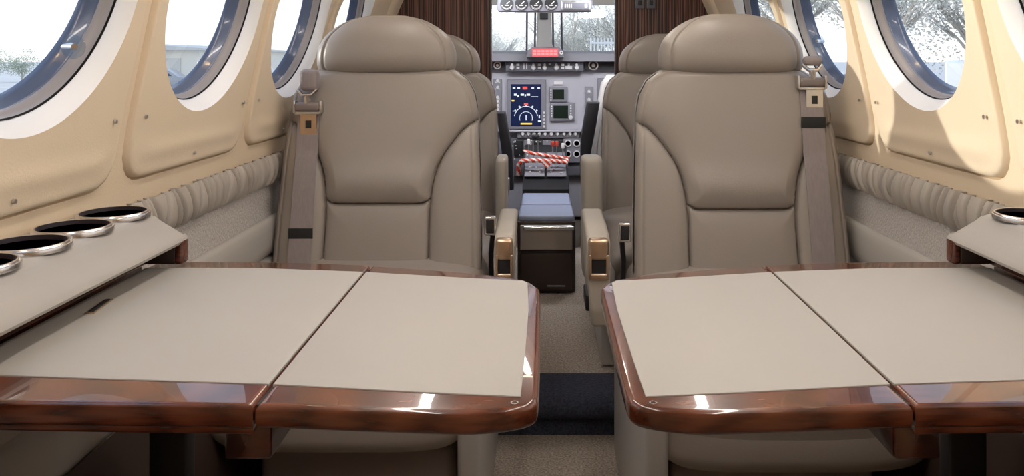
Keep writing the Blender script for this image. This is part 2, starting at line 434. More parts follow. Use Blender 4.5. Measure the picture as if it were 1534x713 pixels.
# side wall dressing: gathered band, boucle panel, padded rail, kick panel
def fold(y, seed):
    v = 0
    rnd = random.Random(seed)
    return v
def side_dressing(side, i0):
    rnd = random.Random(11 + i0)
    ys = np.arange(0.3, 3.0, 0.0022)
    folds = []
    y = 0.3
    while y < 3.0:
        folds.append((y, rnd.uniform(0.0032, 0.0065), rnd.uniform(0.55, 1.0), rnd.uniform(-0.45, 0.45)))
        y += rnd.uniform(0.013, 0.042)
    fy = np.array([f[0] for f in folds]); fw = np.array([f[1] for f in folds]); fa = np.array([f[2] for f in folds]); fs_ = np.array([f[3] for f in folds])
    rows = []
    zt, zb = 0.733, 0.664
    for k in range(15):
        f = k/14; z = zb + (zt-zb)*f
        env = 0.45 + 0.55*math.sin(PI*min(max(f, 0.0), 1.0))
        row = []
        for yy in ys:
            d = (yy - (fy + fs_*(f-0.5)*0.05))/fw
            h = 0.022*math.sin(PI*(0.08+0.84*f))**0.5 - 0.020*float(np.max(fa*np.exp(-d*d)))*(0.6+0.4*env) + 0.002*noise.noise(Vector((yy*30, f*2, side)))
            row.append((side*(wx(z) - 0.004 - h), yy, z))
        rows.append(row)
    b = MB().grid(rows)
    tag(b.build('trim_%d' % i0, PLEAT, None, angle=180), kind='structure')
    p = MB()
    rows = [[(side*(wx(z)-o), yy, z) for yy in np.linspace(0.0, 3.0, 30)] for z, o in ((0.672, 0.001), (0.670, 0.006), (0.60, 0.007), (0.52, 0.007), (0.43, 0.007), (0.425, 0.001))]
    p.grid(rows)
    tag(p.build('trim_%d' % (i0+1), CLOTHB, None, angle=50), kind='structure')
    r = MB()
    sec = []
    for (x_, z_) in ((0.684, 0.588), (0.676, 0.592), (0.670, 0.590), (0.666, 0.582), (0.664, 0.565), (0.664, 0.53), (0.666, 0.512), (0.672, 0.505), (0.677, 0.502), (0.670, 0.495), (0.664, 0.485), (0.662, 0.45), (0.664, 0.42), (0.668, 0.41), (0.684, 0.408)):
        sec.append([(side*x_, yy, z_) for yy in np.linspace(0.0, 3.0, 30)])
    r.grid(sec)
    tag(r.build('trim_%d' % (i0+2), LEATHER_G, None, angle=50), kind='structure')
    kk = MB()
    kk.grid([[(side*(wx(z)-o), yy, z) for yy in np.linspace(0.0, 3.0, 20)] for z, o in ((0.415, 0.02), (0.39, 0.028), (0.12, 0.03), (0.0, 0.03))])
    tag(kk.build('trim_%d' % (i0+3), DARKB, None), kind='structure')
side_dressing(-1, 4); side_dressing(1, 8)

# ------------------------------------------------------------------ cup holder consoles
def console(side, label):
    root = empty('side_console', (side*0.62, 0.5, 0.66), label, 'console', 'cup holder consoles along the side walls')
    b = MB()
    sec = [(0.684, 0.706), (0.684, 0.7405), (0.64, 0.7400), (0.60, 0.739), (0.588, 0.735), (0.582, 0.729), (0.556, 0.706), (0.5535, 0.698), (0.557, 0.693), (0.60, 0.693)]
    ya, yb = -0.30, 1.165
    bm = bmesh.new()
    def ring(y, dz=0.0, sh=0.0):
        return [bm.verts.new((side*(x), y - (max(0, z-0.70)*sh), z - dz*(1 if z > 0.71 else 0))) for x, z in sec]
    rs = [ring(ya), ring(yb-0.012, 0, 0.3), ring(yb-0.003, 0.003, 0.5), ring(yb+0.006, 0.010, 0.9)]
    n = len(sec)
    for i in range(3):
        for k in range(n): bm.faces.new((rs[i][k], rs[i][(k+1) % n], rs[i+1][(k+1) % n], rs[i+1][k]))
    bm.faces.new(rs[0]); bm.faces.new(rs[-1][::-1])
    b.bm(bm); b.build('console_top', LEATHER_G, root, angle=50)
    w = MB(); w.box(side*0.604, side*0.68, ya, 1.155, 0.6645, 0.6935, 0.003)
    w.build('wood_strip', WOODD, root)
    w = MB(); w.box(side*0.553, side*0.566, 1.15, 1.172, 0.6645, 0.7, 0.004); w.build('end_block', WOOD, root)
    MB().box(side*0.564, side*0.68, 1.150, 1.160, 0.6645, 0.70, 0.002).build('recess_shade_panel', DARKB, root)  # dark panel stands for the shaded recess beside the end block
    sb = MB(); sb.box(side*0.61, side*0.655, ya, 1.15, 0.60, 0.665, 0.004); sb.build('support_box', WOODD, root)
    cps = (1.115, 1.02, 0.928, 0.835) if side < 0 else (1.10, 1.005, 0.91)
    for yc in cps:
        zt = 0.7404
        c = (side*0.6335, yc, zt)
        cr = MB().ring([(0.0415, -0.001), (0.0415, 0.0068), (0.0425, 0.0074), (0.0440, 0.0070), (0.0450, 0.0050), (0.0462, 0.0046), (0.0468, 0.003), (0.0468, -0.001)], c, n=56)
        ho = cr.build('cup_holder', CHROME, root)
        li = MB().ring([(0.0420, 0.0070), (0.0405, 0.0070), (0.0400, 0.0012), (0.0420, 0.0012)], c, n=48)
        li.lathe([(0.0402, 0.0016), (0, 0.0016)], c, n=48)
        li.build('cup_lining', CUPIN, ho)
    return root
console(-1, 'grey padded side console with four chrome cup holders, beside the table without the bright wall patch')['label'] = 'grey padded console ledge under the windows with four chrome cup holders showing'
console(1, 'grey padded console ledge under the windows with only its foremost chrome cup holder showing')

# ------------------------------------------------------------------ folding tables
OUT = [(-0.610, 0.700), (-0.44, 0.695), (-0.292, 0.690), (-0.18, 0.681), (-0.105, 0.676), (-0.072, 0.680), (-0.052, 0.6875), (-0.043, 0.695), (-0.0395, 0.708), (-0.0385, 0.75), (-0.0385, 0.88), (-0.039, 1.02), (-0.043, 1.05), (-0.058, 1.078), (-0.09, 1.097), (-0.1365, 1.117), (-0.2886, 1.157), (-0.441, 1.176), (-0.610, 1.18)]
def clipx(poly, x0, keep_less):
    out = []
    n = len(poly)
    for i in range(n):
        a = poly[i]; b = poly[(i+1) % n]
        ia = (a[0] < x0) == keep_less; ib = (b[0] < x0) == keep_less
        if ia: out.append(a)
        if ia != ib:
            t = (x0-a[0])/(b[0]-a[0]); out.append((x0, a[1]+(b[1]-a[1])*t))
    return out
def smooth_out(P):
    q = catmull(P, 8); return [(p.x, p.y) for p in q]
def table(side, label):
    S = -side
    zt = 0.662
    root = empty('folding_table', (side*0.3, 0.92, 0.60), label, 'table', 'folding cabin tables')
    full = smooth_out(OUT)
    seam = -0.284
    inl = [(-0.60, 0.757), (-0.44, 0.744), (-0.292, 0.733), (-0.14, 0.714), (-0.055, 0.705), (-0.0535, 0.80), (-0.0525, 0.95), (-0.056, 1.062), (-0.062, 1.072), (-0.1365, 1.085), (-0.29, 1.1175), (-0.441, 1.137), (-0.60, 1.139)]
    for nm, less, xs in (('outer_leaf', True, seam-0.0012), ('inner_leaf', False, seam+0.0012)):
        poly = clipx(full, xs, less)
        if less: poly = clipx(poly, -0.602, False)
        poly = [(x*S, y) for x, y in poly]
        b = MB().prism(poly, zt-0.0215, zt, 'z', r=0.006, seg=4)
        if less:
            # the fixed leaf has a second, lower bead
            b.prism([(x*S, y+0.004) for x, y in ((-0.59, 0.699), (-0.44, 0.694), (seam-0.002, 0.689), (seam-0.002, 0.80), (-0.59, 0.80))], zt-0.028, zt-0.018, 'z', r=0.003)
        lf = b.build(nm, WOOD, root, angle=40)
        ip = clipx(inl, seam+(-0.0020 if less else 0.0020), less)
        ip = [(x*S, y) for x, y in ip]
        MB().prism(ip, zt-0.002, zt+0.0012, 'z', r=0.0008, seg=2).build('leather_inlay', INLAY, lf)
        if not less:
            MB().ring([(0.0022, 0), (0.0022, 0.001), (0.0036, 0.001), (0.0036, 0)], (S*-0.060, 0.694, zt-0.0005), n=20).build('screw_ring', CHROME, lf)
    MB().box(S*(seam-0.0015), S*(seam+0.0015), 0.70, 1.14, zt-0.018, zt-0.004).build('hinge', BLACK, root)
    MB().box(S*(seam-0.036), S*(seam+0.006), 0.715, 1.10, zt-0.060, zt-0.024, 0.003).build('support_arm', WOODD, root)
    MB().box(S*(-0.56), S*(-0.30), 1.10, 1.13, zt-0.045, zt-0.024, 0.003).build('cross_rail', WOODD, root)
    MB().box(S*(-0.60), S*(-0.545), 1.145, 1.175, 0.008, zt-0.02, 0.004).build('dark_gap_strip', BLACK, root)  # shade of the gap between wall and seat, built as a black strip
    if side < 0:
        M = Matrix.Translation((-0.566, 0.958, zt+0.0012)) @ Matrix.Rotation(math.radians(8), 4, 'Z')
        l = MB().box(-0.0055, 0.0055, -0.028, 0.028, 0, 0.0016, 0.0005, M=M).build('latch_plate', GOLD, root)
        MB().box(-0.0035, 0.0035, -0.024, 0.024, 0.001, 0.0022, 0.0004, M=M).build('latch_slot', BLACK, l)
table(-1, 'open glossy wood folding table with cream leather top and small dark latch plate')
table(1, 'open glossy wood folding table with cream leather top and no latch plate')

# ------------------------------------------------------------------ passenger seats
WZ = [0.36, 0.40, 0.55, 0.70, 0.83, 0.875, 0.907, 0.93, 0.945]
WW = [0.243, 0.243, 0.240, 0.235, 0.228, 0.219, 0.202, 0.172, 0.14]
TAN = math.tan(math.radians(13))
SEAM = [(0.226, 0.812), (0.200, 0.797), (0.170, 0.762), (0.142, 0.718), (0.127, 0.668), (0.121, 0.61), (0.121, 0.54), (0.123, 0.36)]
SEAMC = [(p.x, p.y) for p in catmull(SEAM, 8)]
def seg_dist(U, Z, P):
    D = np.full(U.shape, 9.0)
    for (a, b) in zip(P[:-1], P[1:]):
        ax, az = a; bx, bz = b
        vx, vz = bx-ax, bz-az
        t = np.clip(((U-ax)*vx + (Z-az)*vz)/(vx*vx+vz*vz), 0, 1)
        D = np.minimum(D, np.hypot(U-ax-t*vx, Z-az-t*vz))
    return D
def seam_x(z):
    zz = np.array([p[1] for p in SEAMC])[::-1]; xx = np.array([p[0] for p in SEAMC])[::-1]
    return np.interp(z, zz, xx)
HS = 0.622
def hfront(U, Z):
    U = np.asarray(U, float); Z = np.asarray(Z, float)
    W = np.interp(Z, WZ, WW)
    a = np.clip(np.abs(U)/W, 0, 1)
    base = 0.045*np.power(np.clip(1-a**5, 0, 1), 1/2.6)
    topf = np.clip((0.952-Z)/0.03, 0, 1)**0.5
    d1 = seg_dist(np.abs(U), Z, SEAMC)
    inside = np.abs(U) < seam_x(Z)
    hsz = HS - 0.006*np.exp(-((np.abs(U)-0.095)/0.03)**2)*0 + 0.010*np.clip((np.abs(U)-0.095)/0.026, 0, 1)**2
    d2 = np.where(np.abs(U) < 0.128, np.abs(Z-hsz), 9.0)
    dm = np.minimum(d1, np.where(inside, d2, 9))
    A = np.where(inside, np.where(Z > hsz, 0.016, 0.010), 0.020)
    S_ = np.where(inside & (Z > hsz), 0.022, 0.020)
    A = np.where((~inside) & (Z > 0.812), 0.016, A)
    pil = A*(1-np.exp(-dm/S_))
    # upper cushion belly above the waist seam
    belly = np.where(inside & (Z > hsz), 0.010*np.exp(-((Z-hsz-0.05)/0.045)**2)*np.clip(d1/0.03, 0, 1), 0)
    gro = 0.010*np.exp(-(dm/0.0026)**2)
    rim = 0.0035*np.exp(-((W-0.015-np.abs(U))/0.0025)**2)
    return (base + pil + belly - gro - rim)*topf
def back_mesh():
    zs = np.concatenate([np.arange(0.37, 0.90, 0.003), np.linspace(0.90, 0.9445, 18)])
    NC = 181
    parts = {}
    a = np.linspace(-1, 1, NC); a = np.sign(a)*(1-(1-np.abs(a))**1.15)
    U = a[None, :]*np.interp(zs, WZ, WW)[:, None]; Z = np.repeat(zs[:, None], NC, 1)
    H = hfront(U, Z)
    Y = (Z-0.70)*TAN - H
    V = np.stack([U, Y, Z], -1)
    sx = seam_x(zs)
    groups = {'shoulder_cushion': [], 'lumbar_cushion': [], 'side_bolster': [], 'side_bolster2': []}
    for i in range(len(zs)-1):
        zc = (zs[i]+zs[i+1])/2
        for j in range(NC-1):
            uc = (U[i, j]+U[i, j+1])/2
            if zc > 0.812 or abs(uc) < seam_x(zc):
                hz = HS + 0.010*min(max((abs(uc)-0.095)/0.026, 0), 1)**2
                g = 'shoulder_cushion' if zc > hz else 'lumbar_cushion'
            else: g = 'side_bolster' if uc < 0 else 'side_bolster2'
            groups[g].append((i, j))
    out = {}
    for g, cells in groups.items():
        mp = {}; vs = []; fs = []
        def vid(i, j):
            if (i, j) not in mp: mp[(i, j)] = len(vs); vs.append(tuple(V[i, j]))
            return mp[(i, j)]
        for i, j in cells: fs.append((vid(i, j), vid(i, j+1), vid(i+1, j+1), vid(i+1, j)))
        m = MB(); m.add(vs, fs); out[g] = m.mesh(g, angle=180, fix=False)
    # shell: sides and back
    rows = []
    for z in list(zs[::6]) + [zs[-1]]:
        w = float(np.interp(z, WZ, WW)); y0 = (z-0.70)*TAN
        top = min(1, max(0, (0.952-z)/0.03))**0.5
        r = []
        for k in range(25):
            t = PI*k/24
            cx, sy = math.cos(t), math.sin(t)
            r.append((w*math.copysign(abs(cx)**0.45, cx), y0 + 0.10*(0.4+0.6*top)*abs(sy)**0.6, z))
        rows.append(r)
    m = MB().grid(rows); n = len(rows[0])
    m.add(rows[-1], [tuple(range(n))]); m.add(rows[0], [tuple(range(n))])
    out['back_shell'] = m.mesh('back_shell', angle=60)
    return out
BM = back_mesh()
def hermite(x, X, Y):
    i = min(max(int(np.searchsorted(X, x))-1, 0), len(X)-2)
    def m(k): return (Y[min(k+1, len(X)-1)]-Y[max(k-1, 0)])/(X[min(k+1, len(X)-1)]-X[max(k-1, 0)])
    h = X[i+1]-X[i]; t = (x-X[i])/h
    return (2*t**3-3*t*t+1)*Y[i] + (t**3-2*t*t+t)*h*m(i) + (3*t*t-2*t**3)*Y[i+1] + (t**3-t*t)*h*m(i+1)
def headrest_mesh():
    zs = np.concatenate([np.linspace(0.928, 0.95, 8), np.linspace(0.955, 1.04, 18), np.linspace(1.043, 1.0665, 12)])
    hz = [0.928, 0.932, 0.94, 0.955, 0.974, 0.992, 1.0075, 1.022, 1.035, 1.049, 1.058, 1.0665]
    hw = [0.152, 0.163, 0.1685, 0.170, 0.1690, 0.164, 0.156, 0.143, 0.127, 0.104, 0.082, 0.045]
    f = []
    for z in zs:
        w = hermite(z, hz, hw); t = (z-0.928)/(1.0665-0.928)
        fd = 0.082*max(0.02, 1-abs(2*t-0.9)**4.0)**0.5 if t < 0.95 else 0.082*max(0.0, (1-t)/0.05)**0.5*0.62
        fd = 0.082*max(0.0, 1-abs((t-0.45)/0.56)**3.2)**0.45
        bd = 0.055*max(0.0, 1-abs((t-0.5)/0.51)**4)**0.45
        row = []
        N = 110
        for k in range(N*2):
            th = PI*k/N
            c, s = math.cos(th), math.sin(th)
            u = w*math.copysign(abs(c)**0.8, c)
            p = 0.62 if s > 0 else 0.6
            if s > 0:
                h = fd*abs(s)**p
                su = w*0.86
                h -= 0.006*math.exp(-((abs(u)-su)/0.0032)**2)
                y = -h
            else: y = bd*abs(s)**p
            row.append((u, (z-0.70)*TAN*0.35 + 0.035 + y, z))
        f.append(row)
    m = MB().grid(f, closed=True); n = len(f[0])
    m.add(f[0], [tuple(range(n))]); m.add(f[-1], [tuple(range(n))])
    return m.mesh('headrest', angle=80)
HM = headrest_mesh()
def cushion_mesh():
    rows = []
    # loft along y, rounded section in x-z
    for (y, z0, z1, w, e) in ((-0.475, 0.30, 0.40, 0.235, 3), (-0.487, 0.27, 0.425, 0.247, 4), (-0.485, 0.25, 0.44, 0.252, 5), (-0.46, 0.24, 0.458, 0.256, 5), (-0.38, 0.24, 0.468, 0.258, 5), (-0.2, 0.24, 0.485, 0.264, 5), (-0.06, 0.24, 0.505, 0.266, 5), (0.03, 0.24, 0.505, 0.262, 5), (0.04, 0.26, 0.49, 0.25, 4)):
        r = []
        for k in range(64):
            t = 2*PI*k/64; c, s = math.cos(t), math.sin(t)
            r.append((w*math.copysign(abs(c)**(2/e), c), y, (z0+z1)/2 + (z1-z0)/2*math.copysign(abs(s)**(2/e), s)))
        rows.append(r)
    m = MB().grid(rows, closed=True)
    m.add(rows[0], [tuple(range(64))]); m.add(rows[-1], [tuple(range(64))])
    return m.mesh('seat_cushion', angle=70)
CM = cushion_mesh()
for me in list(BM.values()) + [HM, CM]: me.materials.append(LEATHER)

def armrest_front(side, x0, x1, yf, root, dz):
    """arm with a metal latch on its nose; x0 < x1, local coordinates"""
    b = MB()
    prof_ = [(yf+0.004, 0.548), (yf+0.03, 0.560), (yf+0.12, 0.570), (yf+0.28, 0.573), (yf+0.285, 0.36), (yf+0.10, 0.335), (yf+0.035, 0.345), (yf+0.015, 0.39), (yf+0.003, 0.47)]
    bm = bmesh.new()
    n = len(prof_)
    def X(x, z): # narrower at its foot
        f = max(0, (0.47-z)/0.13)
        return x + (0.014*f if side > 0 and x == x0 else (-0.014*f if side < 0 and x == x1 else 0)) 
    A = [bm.verts.new((X(x0, z), y, z)) for y, z in prof_]; B = [bm.verts.new((X(x1, z), y, z)) for y, z in prof_]
    bm.faces.new(A[::-1]); bm.faces.new(B)
    for i in range(n): bm.faces.new((A[i], A[(i+1) % n], B[(i+1) % n], B[i]))
    bmesh.ops.recalc_face_normals(bm, faces=bm.faces[:])
    bmesh.ops.bevel(bm, geom=bm.edges[:], offset=0.009, segments=4, profile=0.5, affect='EDGES', clamp_overlap=True)
    b.bm(bm)
    arm = b.build('armrest', LEATHER_A, root, loc=(0, 0, dz), angle=60)
    cx = (x0+x1)/2; w = (x1-x0)/2
    c = MB()
    # latch frame: curved cap over a recess
    c.box(cx-w*0.86, cx+w*0.86, yf-0.008, yf+0.022, 0.508, 0.556, 0.008)
    c.box(cx-w*0.86, cx-w*0.60, yf-0.008, yf+0.012, 0.468, 0.52, 0.002)
    c.box(cx+w*0.60, cx+w*0.86, yf-0.008, yf+0.012, 0.468, 0.52, 0.002)
    c.box(cx-w*0.86, cx+w*0.86, yf-0.008, yf+0.012, 0.464, 0.478, 0.003)
    la = c.build('armrest_latch', GOLD, arm, loc=(0, 0, 0))
    MB().box(cx-w*0.62, cx+w*0.62, yf-0.001, yf+0.014, 0.475, 0.512).build('latch_recess', BLACK, arm, loc=(0, 0, 0))
    MB().box(cx-w*0.9, cx-w*0.3, yf+0.1, yf+0.2, 0.36, 0.40, 0.005).build('pivot_bracket', BLACK, arm, loc=(0, 0, 0))
    return arm
def armrest_up(x0, x1, yf, z0, z1, root):
    b = MB()
    xc = (x0+x1)/2; w = (x1-x0)/2
    rows = []
    for (z, f, yo) in ((z0, 0.75, 0.01), (z0+0.01, 0.9, 0.004), (z0+0.06, 0.98, 0), (z1-0.05, 1, 0), (z1-0.012, 1.0, 0.0), (z1-0.003, 0.93, 0.006), (z1, 0.75, 0.014)):
        r = []
        for k in range(40):
            t = 2*PI*k/40; c, s = math.cos(t), math.sin(t)
            r.append((xc + w*f*math.copysign(abs(c)**0.5, c), yf + 0.07 + (0.07-yo)*math.copysign(abs(s)**0.5, s), z))
        rows.append(r)
    b.grid(rows, closed=True); b.add(rows[0], [tuple(range(40))]); b.add(rows[-1], [tuple(range(40))])
    return b.build('armrest', LEATHER_A, root, loc=(0, 0, 0), angle=60)

def seat(side, cx, yref, row, label, belt, arm):
    zf = 0.0 if row == 1 else 0.10
    dz = 0.0 if row == 1 else -0.12
    root = empty('passenger_seat', (cx, yref, zf), label, 'seat', 'taupe leather passenger seats')
    for g, me in BM.items(): link(g.rstrip('2'), me, None, root, (0, 0, dz))
    link('headrest', HM, None, root, (0, 0, dz))
    cu = link('seat_cushion', CM, None, root, (-side*0.012, 0, dz)); cu.scale = (0.92, 1, 1)
    # plinth and aisle side box
    hb = 0.245+dz
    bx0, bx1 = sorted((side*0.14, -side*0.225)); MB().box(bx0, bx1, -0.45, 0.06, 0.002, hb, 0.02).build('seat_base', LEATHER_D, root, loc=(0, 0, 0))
    inn = -side
    a, b_ = sorted((inn*0.232, inn*0.272))
    sb = MB()
    bm = bmesh.new()
    P = [(-0.50, 0.004), (-0.50, 0.36+dz), (-0.485, 0.40+dz), (-0.44, 0.415+dz), (0.10, 0.415+dz), (0.10, 0.004)]
    A = [bm.verts.new((a, y, z)) for y, z in P]; B = [bm.verts.new((b_, y, z)) for y, z in P]
    bm.faces.new(A[::-1]); bm.faces.new(B)
    for i in range(len(P)): bm.faces.new((A[i], A[(i+1) % len(P)], B[(i+1) % len(P)], B[i]))
    bmesh.ops.recalc_face_normals(bm, faces=bm.faces[:])
    bmesh.ops.bevel(bm, geom=bm.edges[:], offset=0.008, segments=3, profile=0.5, affect='EDGES', clamp_overlap=True)
    sb.bm(bm); sb.build('side_box', LEATHER_G, root, loc=(0, 0, 0), angle=60)
    # shoulder belt on the wall side
    ub = side*0.170
    zb, zk = belt
    def sp(u, z, off): return (u, (z-0.70)*TAN - float(hfront(u, z)) - off, z)
    zs = np.arange(0.40, zb+0.001, 0.01)
    w = 0.0255
    us = np.linspace(-w, w, 7)
    def hs(z): return max(float(hfront(ub+e, z)) for e in (-w, 0, w))
    front = []
    for z in zs:
        y = (z-0.70)*TAN - max(hs(z), hs(z-0.02), hs(z+0.02) if z < 0.9 else 0) - 0.003
        front.append([(ub+e + side*-0.002*(z-0.6), y, z) for e in us])
    m = MB().grid(front); m.grid([[(p[0], p[1]+0.0025, p[2]) for p in r] for r in front])
    for k in range(len(front)-1):
        for e in (0, -1):
            p, q = front[k][e], front[k+1][e]
            m.add([p, q, (q[0], q[1]+0.0025, q[2]), (p[0], p[1]+0.0025, p[2])], [(0, 1, 2, 3)])
    bl = m.build('shoulder_belt', WEB, root, loc=(0, 0, dz), angle=50)
    def yat(z): 
        i = int(np.clip((z-0.40)/0.01, 0, len(front)-1)); return front[i][0][1]
    # keeper band
    MB().box(ub-w-0.002, ub+w+0.002, yat(zk)-0.003, yat(zk)+0.002, zk-0.012, zk+0.012, 0.001).build('belt_keeper', STRAPK, bl, loc=(0, 0, 0))
    # roller and tongue
    y = yat(zb)
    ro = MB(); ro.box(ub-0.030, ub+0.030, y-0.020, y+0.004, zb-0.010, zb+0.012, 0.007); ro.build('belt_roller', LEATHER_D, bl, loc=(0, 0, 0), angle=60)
    rc = MB(); rc.box(ub-0.034, ub-0.028, y-0.016, y+0.004, zb-0.014, zb+0.016, 0.002); rc.box(ub+0.028, ub+0.034, y-0.016, y+0.004, zb-0.014, zb+0.016, 0.002)
    rc.box(ub-0.03, ub+0.03, y-0.014, y-0.002, zb-0.017, zb-0.010, 0.001)
    rc.build('roller_bracket', STEEL, bl, loc=(0, 0, 0))
    to = MB(); zt_ = zb-0.040; tx = ub + (0.002 if side < 0 else 0.006)
    yt = y-0.012
    for (xa, xb, za, zb_) in ((-0.019, -0.007, -0.023, 0.026), (0.007, 0.019, -0.023, 0.026), (-0.007, 0.007, 0.010, 0.026), (-0.007, 0.007, -0.023, -0.009)):
        to.box(tx+xa, tx+xb, yt, yt+0.004, zt_+za, zt_+zb_)
    to.build('belt_tongue', GOLD if side < 0 else STEEL, bl, loc=(0, 0, 0))
    MB().box(tx-0.0068, tx+0.0068, yt+0.001, yt+0.0035, zt_-0.0088, zt_+0.0098).build('tongue_slot', BLACK, bl, loc=(0, 0, 0))
    # loop and guide over the shoulder
    gz = zb + 0.045
    yy = (gz-0.70)*TAN - 0.03
    g = MB()
    yh = yat(zb)
    g.box(ub-0.018, ub+0.024, yh-0.02, yh+0.012, gz-0.006, gz+0.045 if side < 0 else gz-0.006+0.022, 0.010)
    g.build('belt_guide', WEB, bl, loc=(0, 0, 0), angle=60)
    lp = MB(); lp.tube([(ub-0.022, yh-0.012, gz-0.004), (ub-0.010, yh-0.018, gz-0.016), (ub+0.010, yh-0.018, gz-0.016), (ub+0.022, yh-0.012, gz-0.004)], 0.0045, 8)
    lp.tube([(ub, yh-0.015, gz-0.014), (ub, yh-0.012, zb+0.01)], 0.008, 8)
    lp.build('belt_loop', CHROME, bl, loc=(0, 0, 0))
    # lap buckle receptacle standing on the aisle side
    ux = inn*0.262
    st_ = MB().tube([(ux, -0.02, 0.44), (ux+inn*0.0, -0.035, 0.50), (ux+inn*0.006, -0.05, 0.555)], 0.006, 8)
    bk = st_.build('buckle_stalk', BLACK, root, loc=(0, 0, dz))
    MB().box(ux-0.014, ux+0.014, -0.066, -0.044, 0.548, 0.592, 0.004).build('buckle_case', CHROME, bk, loc=(0, 0, 0))
    MB().box(ux-0.010, ux+0.010, -0.0675, -0.060, 0.553, 0.587, 0.003).build('buckle_button', BLACK, bk, loc=(0, 0, 0))
    if row == 1: armrest_front(side, arm[0]-cx, arm[1]-cx, arm[2]-yref, root, 0)
    else: armrest_up(arm[0]-cx, arm[1]-cx, arm[2]-yref, arm[3]-zf, arm[4]-zf, root)
    return root
seat(-1, -0.421, 1.93, 1, 'taupe leather seat facing the camera with a gold tongue on its shoulder belt', (0.845, 0.56), (-0.146, -0.10, 1.80))
seat(1, 0.410, 1.86, 1, 'taupe leather seat facing the camera, silver belt tongue and black strap high on its belt', (0.905, 0.815), (0.0625, 0.1165, 1.80))
seat(-1, -0.421, 2.68, 2, 'taupe leather seat mostly hidden behind the seat with the gold belt tongue', (0.845, 0.56), (-0.184, -0.147, 2.46, 0.30, 0.652))
seat(1, 0.398, 2.73, 2, 'taupe leather seat mostly hidden behind the seat with the silver belt tongue', (0.905, 0.815), (0.084, 0.150, 2.46, 0.28, 0.652))

# ------------------------------------------------------------------ centre cabinet
cab = empty('centre_cabinet', (-0.023, 3.1, 0.10), 'low cabinet in the doorway with blue-grey cushioned lid, bronze drawer and dark brown base', 'cabinet')
X0, X1 = -0.130, 0.083
b = MB(); b.box(X0, X1, 2.935, 3.40, 0.104, 0.365, 0.006); b.build('carcass', DARKB, cab)
b = MB(); b.box(X0+0.003, X1-0.003, 2.94, 3.16, 0.36, 0.385, 0.010); b.box(X0+0.006, X1-0.006, 3.17, 3.42, 0.362, 0.388, 0.010); b.build('cushioned_lid', BLUEL, cab)
d = MB().box(X0+0.010, X1-0.012, 2.922, 2.94, 0.262, 0.352, 0.004).build('drawer', CABFACE, cab)
MB().box(X0+0.02, X1-0.005, 2.905, 2.925, 0.336, 0.352, 0.006).build('drawer_handle', CHROME, d)
d = MB().box(X0+0.012, X1-0.014, 2.924, 2.938, 0.115, 0.250, 0.003).build('lower_door', DARKB, cab)
MB().box(-0.02, 0.045, 2.921, 2.925, 0.127, 0.134, 0.001).build('label_plate', GREYD, d)

# ------------------------------------------------------------------ cockpit
D = 4.2
def qbox(mb, x0, y0, x1, y1, d=D, t=0.01, r=0.0):
    a = at(x0, y1, d); c = at(x1, y0, d)
    mb.box(a.x, c.x, d-t, d+0.002, a.z, c.z, r); return mb
ip = empty('instrument_panel', (0, D, 0.10), 'grey cockpit instrument panel with one large lit display and rows of knobs', 'instrument panel')
b = MB()
pz0 = at(0, 196, D).z; pz1 = at(0, 90, D).z
b.prism([(-0.60, pz0), (0.60, pz0), (0.62, pz0+0.1), (0.60, pz1), (-0.60, pz1), (-0.62, pz0+0.1)], D, D+0.06, 'y', r=0.004)
b.box(-0.60, 0.60, D+0.05, D+0.15, 0.12, pz0, 0.01)
b.build('panel_face', GREYP, ip)
b = MB(); b.prism([(D-0.095, at(0, 80.5, D-0.09).z), (D-0.10, at(0, 92, D-0.09).z), (D+0.02, at(0, 93, D).z), (D+0.55, at(0, 92, D).z+0.005), (D+0.55, at(0, 84, D).z+0.01), (D, at(0, 80, D).z+0.012)], -0.62, 0.62, 'x', r=0.004)
b.build('glareshield', GREYM, ip)
bezel = qbox(MB(), 760, 119, 818, 193, t=0.022, r=0.004).build('display_bezel', GREYM, ip)
scn = qbox(MB(), 765.5, 126, 811, 188, t=0.024).build('display_screen', SCREEN, bezel)
def sym(name, matl, shapes, parent):
    b = MB()
    for s in shapes:
        if s[0] == 'r': 
            a = at(s[1], s[4], D-0.0252); c = at(s[3], s[2], D-0.0252); b.box(a.x, c.x, D-0.0256, D-0.0242, a.z, c.z)
        if s[0] == 'a':
            _, cx_, cy_, r_, a0, a1, th = s
            n = 24; vs = []
            for k in range(n+1):
                t = math.radians(a0+(a1-a0)*k/n)
                for rr in (r_-th/2, r_+th/2): vs.append(at(cx_+rr*math.cos(t), cy_-rr*math.sin(t), D-0.0254))
            b.add(vs, [(2*k, 2*k+1, 2*k+3, 2*k+2) for k in range(n)])
    return b.build(name, matl, parent, smooth=False)
sh = [('a', 788, 177, 17.5, 10, 170, 0.9), ('a', 788, 177, 9.5, -20, 200, 0.7)]
for a_ in (35, 60, 90, 120, 145):
    t = math.radians(a_); sh.append(('a', 788+19.5*math.cos(t), 177-19.5*math.sin(t), 0.9, 0, 360, 0.9))
for x_, y_, w_ in ((770, 142, 4), (775, 144, 2.5), (780, 142, 5), (786, 143, 2), (789, 142, 5), (796, 145, 10)): sh.append(('r', x_, y_-(1.5 if w_ < 8 else 0.4), x_+w_, y_+(1.5 if w_ < 8 else 0.4)))
for x_ in (768, 775, 796, 805): sh.append(('r', x_, 131, x_+4, 133))
sh += [('r', 787.5, 173, 788.7, 180), ('r', 806, 180, 810, 182.5), ('r', 807, 173, 809, 177), ('r', 768, 166, 772, 167)]
sym('display_pattern', SYMW, sh, scn)
sym('amber_pattern', SYMY, [('r', 780, 184, 797, 186.3), ('r', 766.5, 150, 770.5, 152)], scn)
sym('red_pattern', SYMR, [('r', 783, 130, 790, 134), ('r', 785, 155, 791, 158)], scn)
